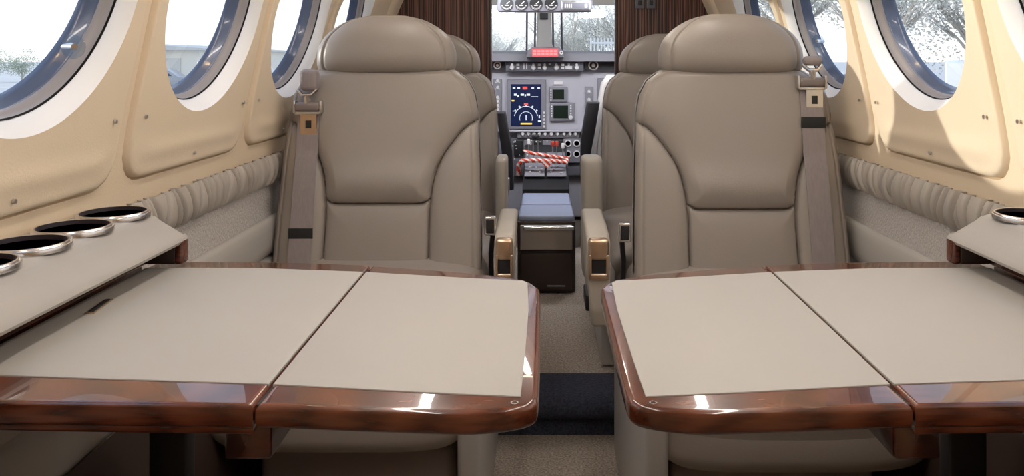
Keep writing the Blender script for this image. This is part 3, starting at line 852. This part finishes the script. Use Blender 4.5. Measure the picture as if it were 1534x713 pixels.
for k in range(5): qbox(MB(), 814, 167+k*5, 816.5, 170+k*5, t=0.026).build('bezel_key', KNOBW, bezel)
for (x0, y0, x1, y1) in ((823, 130, 850, 153), (824, 154, 861, 181)):
    bz = qbox(MB(), x0, y0, x1, y1, t=0.018, r=0.004).build('display_bezel', GREYM, ip)
    qbox(MB(), x0+5, y0+4, x1-(5 if x1 < 855 else 10), y1-4, t=0.0195).build('display_screen', SCREENG, bz)
    for i in range(5): qbox(MB(), x0+1.5, y0+4+i*3.6, x0+3.2, y0+6+i*3.6, t=0.020).build('bezel_key', KNOBW, bz)
    if x1 > 855:
        for i in range(4): qbox(MB(), x1-7, y0+3+i*4, x1-5, y0+5+i*4, t=0.020).build('bezel_key', KNOBW, bz)
        p = at(x1-6, y1-5, D-0.02); MB().lathe([(0, -0.01), (0.009, -0.01), (0.011, 0.005), (0, 0.005)], (p.x, p.y, p.z), axis='y', n=16).build('bezel_knob', KNOBW, bz)
qbox(MB(), 830, 122, 843, 126.5, t=0.012).build('placard', KNOBW, ip)
# upper strip with switches
strip = qbox(MB(), 758, 93, 874, 107, d=D-0.03, t=0.03, r=0.003).build('switch_strip', GREYD, ip)
for x_ in (767, 776, 785, 789, 799, 808, 816, 824, 833.5, 843, 852, 864):
    k = MB()
    if x_ in (785, 789): qbox(k, x_-0.7, 95, x_+0.7, 104, d=D-0.062, t=0.004)
    elif x_ == 824: qbox(k, x_-2, 95, x_+1.5, 97.5, d=D-0.062, t=0.004)
    elif x_ == 852: qbox(k, x_-5, 99, x_+5, 104, d=D-0.062, t=0.006, r=0.001); qbox(k, x_-1.5, 95, x_+1.5, 99.2, d=D-0.062, t=0.006)
    elif x_ in (767, 799, 816, 833.5, 864):
        p = at(x_, 101.5, D-0.065); k.lathe([(0, -0.012), (0.010, -0.012), (0.0135, 0.006), (0, 0.006)], p, axis='y', n=18)
        p = at(x_, 97, D-0.065); k.lathe([(0, -0.02), (0.006, -0.02), (0.007, 0.006), (0, 0.006)], p, axis='y', n=14)
    else:
        qbox(MB(), x_-2.2, 95.5, x_+2.2, 98.8, d=D-0.062, t=0.008, r=0.001).build('switch', KNOBW, strip)
        qbox(k, x_-2.2, 100, x_+2.2, 103.3, d=D-0.062, t=0.008, r=0.001)
    k.build('switch', KNOBW, strip)
for (a0, a1) in ((735, 757), (875, 925)):
    qbox(MB(), a0, 93, a1, 104, d=D-0.02, t=0.02).build('dark_recess', BLACK, ip)
for x_, r_ in ((745, 0.020), (889, 0.026)):
    p = at(x_, 98, D-0.045)
    v = MB().ring([(r_-0.006, -0.004), (r_-0.006, 0.006), (r_, 0.006), (r_, -0.004)], p, axis='y', n=28).build('air_vent', STEEL, ip)
    MB().lathe([(0, -0.002), (r_*0.35, -0.002), (r_*0.35, 0.006), (0, 0.006)], p, axis='y', n=20).build('vent_core', STEEL, v)
# side control columns on the face
for (x0, y0, x1, y1, ks) in ((739, 118, 752, 167, (121, 131, 146, 152, 158, 164)), (876, 130, 889, 175, (137, 149)), (895, 117, 925, 170, ())):
    m_ = qbox(MB(), x0, y0, x1, y1, t=0.012, r=0.003).build('control_plate', GREYM, ip)
    if ks:
        for q in ks:
            k = MB(); p = at((x0+x1)/2, q, D-0.02); k.lathe([(0, -0.006), (0.007, -0.006), (0.009, 0.008), (0, 0.008)], p, axis='y', n=14)
            qbox(k, (x0+x1)/2-3.5, q+1.5, (x0+x1)/2+3.5, q+3, t=0.0135)
            k.build('control_knob', KNOBW, m_)
qbox(MB(), 903, 125, 911, 137, t=0.0135).build('small_screen', SCREEN, ip)
# lower switch row
b = MB(); b.box(at(735, 0, D).x, at(905, 0, D).x, D-0.03, D, at(0, 197, D).z, at(0, 194, D).z, 0.004); b.build('lower_lip', GREYP, ip)
low = qbox(MB(), 775, 196.5, 868, 206, t=0.012, r=0.002).build('lower_switch_plate', GREYM, ip)
for i, x_ in enumerate((783, 792, 800, 808, 817, 826, 835, 845, 854, 862)):
    p = at(x_, 200.5, D-0.02); MB().lathe([(0, -0.014), (0.006, -0.014), (0.010, 0.008), (0, 0.008)], p, axis='y', n=12).build('lower_knob', KNOBW, low)
lo2 = qbox(MB(), 738, 206, 900, 262, d=D+0.01, t=0.008).build('lower_panel', GREYD, ip)
for i, (x0, x1) in enumerate(((770, 783), (785, 797), (799, 811), (813, 825), (827, 843))):
    qbox(MB(), x0, 210, x1, 232, d=D, t=0.014, r=0.002).build('radio_panel', GREYM if i % 2 else BLACK, lo2)
k = MB()
rn = random.Random(3)
for i in range(46):
    x_ = rn.uniform(740, 842); y_ = rn.uniform(209, 246)
    w_ = rn.uniform(0.7, 2.2)
    qbox(k, x_, y_, x_+w_, y_+rn.uniform(0.8, 1.8), d=D-0.01, t=0.008)
k.build('printed_markings', KNOBW, lo2)
gp = qbox(MB(), 844, 207, 871, 243, d=D, t=0.018, r=0.003).build('gauge_plate', GREYM, ip)
for (x_, y_) in ((851, 213), (864, 213), (851, 229), (864, 229)):
    p = at(x_, y_+1.5, D-0.022)
    g = MB().ring([(0.013, -0.004), (0.013, 0.006), (0.018, 0.006), (0.018, -0.004)], p, axis='y', n=24).build('small_gauge', KNOBW, gp)
    MB().lathe([(0.013, -0.001), (0, -0.001)], p, axis='y', n=20).build('gauge_face', BLACK, g)

# warning light housing on the glareshield
wp = empty('annunciator_panel', at(818, 85, 4.06), 'small grey housing with lit red warning lights standing on the cockpit glareshield', 'warning light')
a = [(788, 86), (790, 76), (797, 71), (838, 71), (844, 77), (846, 86)]
q = [at(x_, y_, 4.02) for x_, y_ in a]
b = MB().prism([(p.x, p.z) for p in q], 4.02, 4.10, 'y', r=0.003); b.build('housing', GREYM, wp)
rd = qbox(MB(), 797, 73, 836, 84.5, d=4.02, t=0.004).build('red_lens', REDLIT, wp)
k = MB()
for i in range(6):
    for j in range(2): qbox(k, 798.5+i*6.2, 75+j*4.6, 803.3+i*6.2, 78.3+j*4.6, d=4.015, t=0.002)
k.build('lit_legends', REDLIT2, rd)
p = at(841, 79, 4.01); MB().ring([(0.005, -0.004), (0.005, 0.006), (0.009, 0.006), (0.009, -0.004)], p, axis='y', n=20).build('test_knob', KNOBW, wp)

# control pedestal with levers
pd = empty('control_pedestal', (at(815, 0, 3.8).x, 3.85, 0.10), 'dark control pedestal with levers and toggles below the instrument panel', 'control pedestal')
b = MB()
xl, xr = at(784, 0, 3.8).x, at(851, 0, 3.8).x
b.prism([(3.62, 0.104), (3.62, 0.37), (3.70, 0.42), (3.95, 0.50), (4.10, 0.52), (4.10, 0.104)], xl, xr, 'x', r=0.006)
b.build('pedestal_body', BLACK, pd)
def qp(mb, x0, y0, x1, y1, yy, tz):
    pass
pl = MB()
for (x0, x1, m_) in ((786, 816, 0), (819, 848, 1)):
    xa, xb = at(x0, 0, 3.75).x, at(x1, 0, 3.75).x
    pl = MB()
    M = Matrix.Translation(((xa+xb)/2, 3.80, 0.458)) @ Matrix.Rotation(math.radians(17.7), 4, 'X')
    pl.box(-(xb-xa)/2, (xb-xa)/2, -0.13, 0.13, -0.002, 0.006, 0.003, M=M)
    p_ = pl.build('quadrant_plate', GREYM, pd)
    for i in range(16):
        x_ = rn.uniform(-(xb-xa)/2*0.8, (xb-xa)/2*0.8); y_ = rn.uniform(-0.11, 0.10)
        MB().box(x_-0.004, x_+0.004, y_-0.004, y_+0.004, 0.005, 0.012, 0.001, M=M).build('toggle', KNOBW if m_ == 0 else STEEL, p_)
for (x_, h_, c_) in ((792, 0.10, KNOBW), (799, 0.12, BLACK), (806, 0.12, BLACK), (828, 0.09, REDLIT), (834, 0.09, REDLIT), (843, 0.08, KNOBW)):
    X_ = at(x_, 0, 3.84).x
    lv = MB().tube([(X_, 3.84, 0.465), (X_, 3.80, 0.465+h_)], 0.003, 8).build('lever', STEEL, pd)
    mm = c_ if c_ is not REDLIT else MATS.get('red_knob') or mat('red_knob', (0.45, 0.05, 0.03), 0.4)
    MB().box(X_-0.008, X_+0.008, 3.785, 3.815, 0.455+h_, 0.48+h_, 0.005).build('lever_knob', mm, lv)
# striped control lock bars
def stripe_mat():
    m = bpy.data.materials.new('red_white_stripes'); m.use_nodes = True
    nt = m.node_tree; b = nt.nodes['Principled BSDF']
    tc = nt.nodes.new('ShaderNodeTexCoord'); w = nt.nodes.new('ShaderNodeTexWave'); r = nt.nodes.new('ShaderNodeValToRGB')
    w.bands_direction = 'DIAGONAL'; w.inputs['Scale'].default_value = 22
    r.color_ramp.interpolation = 'CONSTANT'; r.color_ramp.elements[0].color = (0.72, 0.66, 0.60, 1); r.color_ramp.elements[1].color = (0.65, 0.05, 0.02, 1); r.color_ramp.elements[1].position = 0.42
    nt.links.new(tc.outputs['Object'], w.inputs['Vector']); nt.links.new(w.outputs['Fac'], r.inputs['Fac']); nt.links.new(r.outputs['Color'], b.inputs['Base Color'])
    b.inputs['Roughness'].default_value = 0.5
    return m
STR = stripe_mat()
gl = empty('control_lock', at(815, 240, 3.72), 'red and white striped lock bars lying across the cockpit levers', 'control lock')
MB().tube([at(785, 226, 3.74), at(800, 230, 3.73), at(820, 233, 3.73), at(848, 237, 3.74)], 0.0085, 10).build('upper_bar', STR, gl)
MB().tube([at(777, 262, 3.74), at(777, 247, 3.72), at(782, 241, 3.71), at(800, 240, 3.70), at(825, 241, 3.70), at(849, 243, 3.71), at(850, 236, 3.73)], 0.011, 10).build('lower_bar', STR, gl)
MB().prism([(p.x, p.z) for p in (at(810, 242, 3.7), at(828, 242, 3.7), at(820, 252, 3.7))], 3.69, 3.70, 'y').build('warning_tag', STR, gl)

# pilot seats
def pilot(side, label, xin):
    """xin: inner edge of the seat back"""
    root = empty('pilot_seat', (xin + side*0.22, 3.6, 0.10), label, 'seat', 'pilot seats')
    if side < 0: B_ = [(728, 113), (736, 125), (744, 225), (748, 300), (640, 300), (630, 125), (645, 110)]
    else: B_ = [(912, 113), (903, 125), (885, 225), (884, 300), (990, 300), (1000, 125), (985, 110)]
    bq = [at(a_, b__, 3.5) for a_, b__ in B_]
    MB().prism([(p.x, p.z) for p in bq], 3.53, 3.63, 'y', r=0.022, seg=5).build('backrest', SHEEP, root, angle=60)
    cq = Vector((sum(p.x for p in bq)/7, 3.53, sum(p.z for p in bq)/7))
    MB().prism([(cq.x+(p.x-cq.x)*0.8, cq.z+(p.z-cq.z)*0.8) for p in bq], 3.522, 3.535, 'y', r=0.004).build('back_pocket', LEATHER_G, root, angle=60)
    MB().box(xin+side*0.02, xin+side*0.41, 3.55, 4.0, 0.36, 0.47, 0.03, 4).build('seat_cushion', SHEEP, root, angle=60)
    MB().box(xin+side*0.06, xin+side*0.36, 3.6, 3.95, 0.104, 0.37, 0.01).build('seat_frame', BLACK, root)
    # raised black armrest beside the back
    if side < 0: P = [(744, 168), (757, 168), (768, 225), (770, 282), (757, 285), (752, 225)]
    else: P = [(880, 153), (898, 153), (892, 190), (878, 262), (869, 262), (870, 205)]
    q = [at(a_, b__, 3.48) for a_, b__ in P]
    MB().prism([(p.x, p.z) for p in q], 3.44, 3.52, 'y', r=0.006).build('raised_armrest', BLACK, root, angle=50)
    return root
pilot(-1, 'pilot seat beyond the partition with raised black armrest, partly hidden by the seat row with gold tongue', at(757, 0, 3.5).x)['label'] = 'pale pilot seat with upright black armrest, on the side of the large lit display'
pilot(1, 'pale pilot seat with upright black armrest, across the pedestal from the large lit display', at(884, 0, 3.5).x)

# overhead panel
op = empty('overhead_panel', at(816, 0, 3.7), 'grey overhead gauge panel hanging above the windshield middle', 'overhead panel')
oa = at(745, 18, 3.7); ob_ = at(887, -20, 3.7)
MB().box(oa.x, ob_.x, 3.68, 3.75, oa.z, ob_.z, 0.008).build('panel_body', GREYM, op)
hp = MB().box(oa.x+0.05, ob_.x-0.05, 3.70, 3.9, ob_.z-0.01, 1.43, 0.01).build('panel_stem', GREYP, op)
for x_ in (759, 781, 803, 826):
    p = at(x_, 6, 3.675)
    g = MB().lathe([(0, 0), (0.030, 0), (0.031, 0.006), (0, 0.006)], p, axis='y', n=30).build('overhead_gauge', BLACK, op)
    k = MB()
    for a_ in range(200, 345, 14):
        t = math.radians(a_); k.tube([(p.x+0.019*math.cos(t), p.y-0.001, p.z+0.019*math.sin(t)), (p.x+0.027*math.cos(t), p.y-0.001, p.z+0.027*math.sin(t))], 0.0012, 5)
    k.tube([(p.x, p.y-0.001, p.z), (p.x+0.014, p.y-0.001, p.z+0.012)], 0.002, 5)
    k.tube([(p.x-0.009, p.y-0.001, p.z-0.006), (p.x+0.009, p.y-0.001, p.z-0.006)], 0.0025, 5)
    k.build('gauge_marks', KNOBW, g)
rdt = MB(); a_ = at(841, 16, 3.678); c_ = at(885, 2, 3.678); rdt.box(a_.x, c_.x, 3.672, 3.682, a_.z, c_.z, 0.003)
ro_ = rdt.build('readout_frame', STEEL, op)
a_ = at(843, 14.5, 3.67); c_ = at(883, 3.5, 3.67); MB().box(a_.x, c_.x, 3.669, 3.674, a_.z, c_.z, 0.002).build('readout_glass', GREYD, ro_)
k = MB()
for x_ in (846, 849, 852, 855, 876): 
    a_ = at(x_, 11.5, 3.668); c_ = at(x_+(1.8 if x_ < 870 else 4), 6, 3.668); k.box(a_.x, c_.x, 3.667, 3.670, a_.z, c_.z)
k.build('readout_figures', KNOBW, ro_)

# cockpit shell and windshield
cs = MB(); rows = []
for y, f in ((3.085, 1.0), (3.6, 0.99), (4.1, 0.95), (4.5, 0.88), (4.8, 0.80)):
    sl = np.linspace(s_at(0.1), PS[-1], 40)
    rows.append([(-prof(s)[0]*f, y, prof(s)[1]) for s in sl] + [(prof(s)[0]*f, y, prof(s)[1]) for s in sl[::-1][1:]])
cs.grid(rows); tag(cs.build('wall_cockpit', GREYP, None, angle=60), kind='structure')
ws = empty('window_15', (0, 4.75, 1.0), kind='structure')
zs0 = at(0, 81, 4.75).z
fr = MB()
fr.box(-0.60, 0.60, 4.74, 4.80, 0.10, zs0, 0.0); fr.box(-0.60, 0.60, 4.74, 4.80, 1.385, 1.47, 0.0)
fr.box(-0.60, -0.50, 4.74, 4.80, zs0, 1.40, 0.01); fr.box(0.50, 0.60, 4.74, 4.80, zs0, 1.40, 0.01)
fr.build('windshield_frame', POST, ws)
ce = MB()
zz = zs0
P = [(799, 84), (804, 66), (805, 10), (803, -60), (828, -60), (826, 10), (827, 66), (833, 84)]
q = [at(x_, y_, 4.72) for x_, y_ in P]
ce.prism([(p.x, p.z) for p in q], 4.70, 4.80, 'y', r=0.006); ce.build('centre_post', POST, ws)
MB().prism([(p.x, p.z) for p in (at(809, 29, 4.69), at(809, 20, 4.69), at(821, 20, 4.69), at(821, 29, 4.69))], 4.66, 4.70, 'y', r=0.003).build('compass', BLACK, ws)
sg = MB()
for (xa, xb, w_) in ((789, 790, 2.2), (801, 803, 2.4), (829, 827, 2.4), (842, 840, 2.2)):
    p0 = at(xb, -60, 4.73); p1 = at(xa if xa < 815 else xa, 80, 4.73)
    sg.tube([p0, p1], 0.006, 8)
sg.build('dark_gasket', GREYD, ws)
for (x0, x1) in ((-0.50, at(804, 0, 4.75).x), (at(827, 0, 4.75).x, 0.50)):
    MB().box(x0, x1, 4.765, 4.770, zs0, 1.39).build('pane', PANE, ws)
sv = MB(); a_ = at(715, 8, 4.60); c_ = at(925, -12, 4.60)
tag(MB().box(a_.x, c_.x, 4.60, 4.61, a_.z, c_.z+0.05, 0.002).build('sun_visor', POST, None), 'pale sun visor strip across the top of the windshield', 'sun visor')

# small switch plate on the partition
sp_ = empty('light_switch', (at(965, 3, 3.04).x, 3.045, 1.17), 'small dark double switch plate on the striped wood partition', 'switch')
for dx in (-0.021, 0.021):
    x_ = at(967, 3, 3.04).x + dx
    pl = MB().box(x_-0.017, x_+0.017, 3.040, 3.049, 1.150, 1.195, 0.003).build('switch_plate', GREYD, sp_)
    MB().box(x_-0.006, x_+0.006, 3.036, 3.041, 1.163, 1.182, 0.002).build('rocker', BLACK, pl)

# cabin lamps in the ceiling
for side in (-1, 1):
    root = empty('ceiling_light', (side*0.31, 1.1, 1.41), 'long warm ceiling wash light above the %s' % ('table with the latch plate' if side < 0 else 'table without a latch plate'), 'ceiling light', 'cabin ceiling lights')
    s0 = s_at(1.425)
    x_, z_ = prof(s0)
    M = Matrix.Translation((side*x_, 0, z_-0.012)) @ Matrix.Rotation(side*math.radians(-22)*-1, 4, 'Y')
    MB().box(-0.035, 0.035, 0.1, 1.95, -0.004, 0.008, 0.003, M=M).build('lamp_housing', WHITE, root)
    MB().box(-0.015, 0.015, 0.12, 1.93, -0.007, -0.0035, 0.0, M=M).build('lamp_diffuser', LAMP, root)
dl = empty('ceiling_fill', (0, 2.72, 1.45), 'added round fill lamp in the ceiling just before the striped wood partition', 'ceiling light')  # unseen fill, added to brighten the dark partition
MB().ring([(0.075, -0.014), (0.075, 0.004), (0.088, 0.004), (0.085, -0.014)], (0, 2.72, 1.452), n=36).build('lamp_bezel', CHROME, dl)
MB().lathe([(0, -0.008), (0.075, -0.008), (0.075, 0.002), (0, 0.002)], (0, 2.72, 1.452), n=36).build('lamp_lens', LAMP, dl)
for side in (-1, 1):
    for y_ in (0.30, 0.95, 1.55, 2.35):
        s0 = s_at(1.34); x_, z_ = prof(s0)
        root = empty('reading_light', (side*x_, y_, z_), 'small round warm reading lamp in the ceiling edge', 'reading light', 'reading lamps along the ceiling edges')
        MB().ring([(0.016, -0.012), (0.016, 0.002), (0.024, 0.002), (0.022, -0.012)], (side*(x_-0.012), y_, z_-0.012), n=20).build('lamp_bezel', CHROME, root)
        MB().lathe([(0, -0.006), (0.016, -0.006), (0.016, -0.002), (0, -0.002)], (side*(x_-0.012), y_, z_-0.012), n=20).build('lamp_lens', SPOTM, root)

for side in (-1, 1):
    root = empty('cockpit_fill', (side*0.34, 3.35, 1.36), 'added flat fill lamp in the cockpit roof beside the overhead panel', 'ceiling light', 'added cockpit fill lamps')  # added out of view to brighten the instrument panel
    M = Matrix.Translation((side*0.34, 3.35, 1.34)) @ Matrix.Rotation(math.radians(28), 4, 'X')
    MB().box(-0.11, 0.11, -0.13, 0.13, 0.0, 0.02, 0.004, M=M).build('lamp_housing', GREYP, root)
    MB().box(-0.10, 0.10, -0.12, 0.12, -0.004, 0.001, M=M).build('lamp_diffuser', FILLC, root)
# ------------------------------------------------------------------ outside
GZ = -1.2
g = MB(); g.box(-400, 400, -300, 500, GZ-0.1, GZ)
tag(g.build('ground', TARMAC, smooth=False), kind='structure')
hg = empty('hangar', (-31, 62, GZ), 'pale metal hangar with low pitched roof seen through the second window', 'building')
b = MB(); b.box(-36, -25.8, 60, 80, GZ, 1.75); b.build('walls', HANGARM, hg, smooth=False)
b = MB(); b.prism([(-36.4, 1.75), (-31, 2.15), (-25.4, 1.75), (-25.4, 1.6), (-36.4, 1.6)], 59.5, 80.5, 'y'); b.build('roof', HANGARR, hg, smooth=False)
d = MB(); d.box(-31.5, -27.2, 59.9, 60.05, GZ, 1.0); d.build('hangar_door', HANGARD, hg)
def car(x, y, rot, paint, label, van=False):
    root = empty('parked_van' if van else 'parked_car', (x, y, GZ), label, 'vehicle')
    M = Matrix.Translation((x, y, GZ)) @ Matrix.Rotation(math.radians(rot), 4, 'Z')
    if van: P = [(-2.3, 0.35), (-2.35, 1.1), (-2.3, 2.0), (-2.1, 2.1), (1.2, 2.1), (1.7, 1.35), (2.3, 1.1), (2.4, 0.35)]
    else: P = [(-2.2, 0.3), (-2.25, 0.85), (-1.7, 0.95), (-1.1, 1.42), (0.4, 1.45), (1.1, 0.95), (2.1, 0.8), (2.2, 0.3)]
    MB().prism(P, -0.85, 0.85, 'y', r=0.08, M=M).build('body', paint, root)
    G = [(-2.0, 1.3), (-1.9, 1.85), (1.1, 1.85), (1.45, 1.35)] if van else [(-1.35, 0.98), (-1.0, 1.32), (0.3, 1.34), (0.75, 0.98)]
    MB().prism(G, -0.87, 0.87, 'y', M=M).build('side_windows', CARGL, root, smooth=False)
    for wx_ in (-1.4, 1.4):
        for wy in (-0.8, 0.8):
            MB().lathe([(0, -0.1), (0.32, -0.1), (0.34, 0), (0.32, 0.1), (0, 0.1)], (wx_, wy, 0.34), axis='y', n=20, M=M).build('wheel', TYRE, root)
car(-26.0, 55, 5, CARG, 'grey car parked before the pale hangar')
car(-20.6, 54, -8, CARW, 'white car parked at the near corner of the hangar')
car(-31.2, 56, 0, CARW, 'white car parked before the hangar door')
car(-16.5, 44, 20, CARW, 'white van parked on the apron seen through the third window', True)
car(16.6, 31, 60, CARW, 'white van parked outside the window over the cup holder', True)
car(13.4, 38, 50, CARB, 'dark blue car parked beyond the white van')
def tree(x, y, h, r, leafm, n, name, label, seed, bare=False):
    root = empty(name, (x, y, GZ), label, 'tree', 'trees beyond the apron')
    rn_ = random.Random(seed)
    t = MB(); t.tube([(x, y, GZ), (x+0.1, y, GZ+h*0.35), (x, y, GZ+h*0.7)], [0.22*h/6, 0.15*h/6, 0.05*h/6], 8)
    tips = []
    for k in range(16 if bare else 9):
        a = rn_.uniform(0, 2*PI); z0 = GZ + h*rn_.uniform(0.25, 0.6)
        e = Vector((x+math.cos(a)*r*rn_.uniform(.5, .9), y+math.sin(a)*r*rn_.uniform(.5, .9), z0+h*rn_.uniform(0.15, 0.4)))
        t.tube([(x, y, z0), (Vector((x, y, z0))+e)/2 + Vector((0, 0, 0.2)), e], [0.07*h/6, 0.045*h/6, 0.015*h/6], 5); tips.append(e)
        if bare:
            for q in range(5):
                e2 = e + Vector((rn_.uniform(-1, 1), rn_.uniform(-1, 1), rn_.uniform(0.1, 1)))*r*0.35
                t.tube([(Vector((x, y, z0))+e)/2, (e+e2)/2, e2], [0.035*h/6, 0.02*h/6, 0.01*h/6], 4)
    t.build('trunk', BARK, root)
    b = MB(); vs = []; fs = []
    cl = [(Vector((x, y, GZ+h*0.66)) + Vector((rn_.gauss(0, .45)*r, rn_.gauss(0, .45)*r, rn_.gauss(0, .16)*h))) for _ in range(16)]
    for k in range(n):
        c = rn_.choice(cl); d = Vector((rn_.gauss(0, 1), rn_.gauss(0, 1), rn_.gauss(0, 1))).normalized()*r*0.42*rn_.uniform(0.5, 1)
        p = c + d; p.z = max(p.z, GZ+h*0.12)
        u = Vector((rn_.gauss(0, 1), rn_.gauss(0, 1), rn_.gauss(0, 1))).normalized(); w = u.orthogonal().normalized()
        s = rn_.uniform(0.10, 0.2)*h/6*(0.45 if bare else 0.8)
        i = len(vs); vs += [p-u*s, p+w*s*0.6, p+u*s, p-w*s*0.6]; fs.append((i, i+1, i+2, i+3))
    b.add(vs, fs); o = b.build('foliage', leafm, root, smooth=False, fix=False)
for k, (x, y, h) in enumerate(((-50.3, 72, 2.7), (-47.6, 73, 2.4), (-53.5, 74, 2.9), (-57.0, 76, 3.0), (-45.2, 74, 1.9))):
    tree(x, y, h, h*0.62, LEAF, 2600, 'leafy_tree', 'grey-green leafy tree beyond the apron outside the nearest window', 20+k)
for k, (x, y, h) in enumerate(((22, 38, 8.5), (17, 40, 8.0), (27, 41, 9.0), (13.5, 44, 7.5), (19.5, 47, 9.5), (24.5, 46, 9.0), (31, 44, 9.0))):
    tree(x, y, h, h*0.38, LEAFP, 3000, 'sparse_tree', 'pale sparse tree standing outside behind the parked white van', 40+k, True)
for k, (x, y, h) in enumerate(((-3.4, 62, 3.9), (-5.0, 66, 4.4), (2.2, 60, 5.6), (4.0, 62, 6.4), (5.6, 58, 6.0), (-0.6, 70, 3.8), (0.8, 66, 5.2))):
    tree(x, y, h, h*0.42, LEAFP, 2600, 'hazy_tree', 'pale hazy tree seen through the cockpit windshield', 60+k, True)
wf = empty('white_fence', (3.2, 40, GZ), 'white upright-bar fence outside the windshield', 'fence')
for i in range(10):
    x_ = 2.35+i*0.17
    MB().box(x_-0.035, x_+0.035, 39.97, 40.03, GZ, 2.0, 0.01).build('fence_bar', FENCEW, wf)
MB().box(2.3, 3.95, 39.96, 40.04, 1.7, 1.8, 0.01).build('fence_rail', FENCEW, wf)

# ------------------------------------------------------------------ light
w = bpy.data.worlds.new('sky'); sc.world = w; w.use_nodes = True
nt = w.node_tree; bg = nt.nodes['Background']
tc = nt.nodes.new('ShaderNodeTexCoord'); sx = nt.nodes.new('ShaderNodeSeparateXYZ'); r = nt.nodes.new('ShaderNodeValToRGB')
r.color_ramp.elements[0].color = (0.95, 0.96, 0.96, 1); r.color_ramp.elements[0].position = 0.0
r.color_ramp.elements[1].color = (0.45, 0.62, 0.95, 1); r.color_ramp.elements[1].position = 0.8
e = r.color_ramp.elements.new(0.35); e.color = (0.80, 0.88, 0.98, 1)
nt.links.new(tc.outputs['Generated'], sx.inputs[0]); nt.links.new(sx.outputs['Z'], r.inputs['Fac']); nt.links.new(r.outputs['Color'], bg.inputs['Color'])
bg.inputs['Strength'].default_value = 1.15
sun = bpy.data.lights.new('sun', 'SUN'); sun.energy = 2.2; sun.angle = math.radians(0.6); sun.color = (1.0, 0.94, 0.84)
so = bpy.data.objects.new('sun', sun); COL.objects.link(so)
sd_ = Vector((1.31, -0.20, -0.14))       # travel direction of the light
so.rotation_euler = sd_.to_track_quat('-Z', 'Y').to_euler()

# ------------------------------------------------------------------ camera
cam = bpy.data.cameras.new('camera'); co = bpy.data.objects.new('camera', cam); COL.objects.link(co)
co.location = (CX, 0, EYE); co.rotation_euler = (PI/2, 0, 0)
cam.sensor_width = 36; cam.lens = F/1534*36
cam.shift_x = -(814-767)/1534; cam.shift_y = -(356.5-88)/1534
cam.clip_start = 0.02; cam.clip_end = 1000
sc.camera = co
vs = sc.view_settings
sc.display_settings.display_device = 'sRGB'
vs.view_transform = 'Standard'; vs.look = 'None'; vs.gamma = 1.0; vs.use_curve_mapping = False; vs.exposure = 0.34
sc.cycles.max_bounces = 10; sc.cycles.diffuse_bounces = 6; sc.cycles.transparent_max_bounces = 16
sc.cycles.sample_clamp_indirect = 6.0
sc.cycles.use_denoising = True
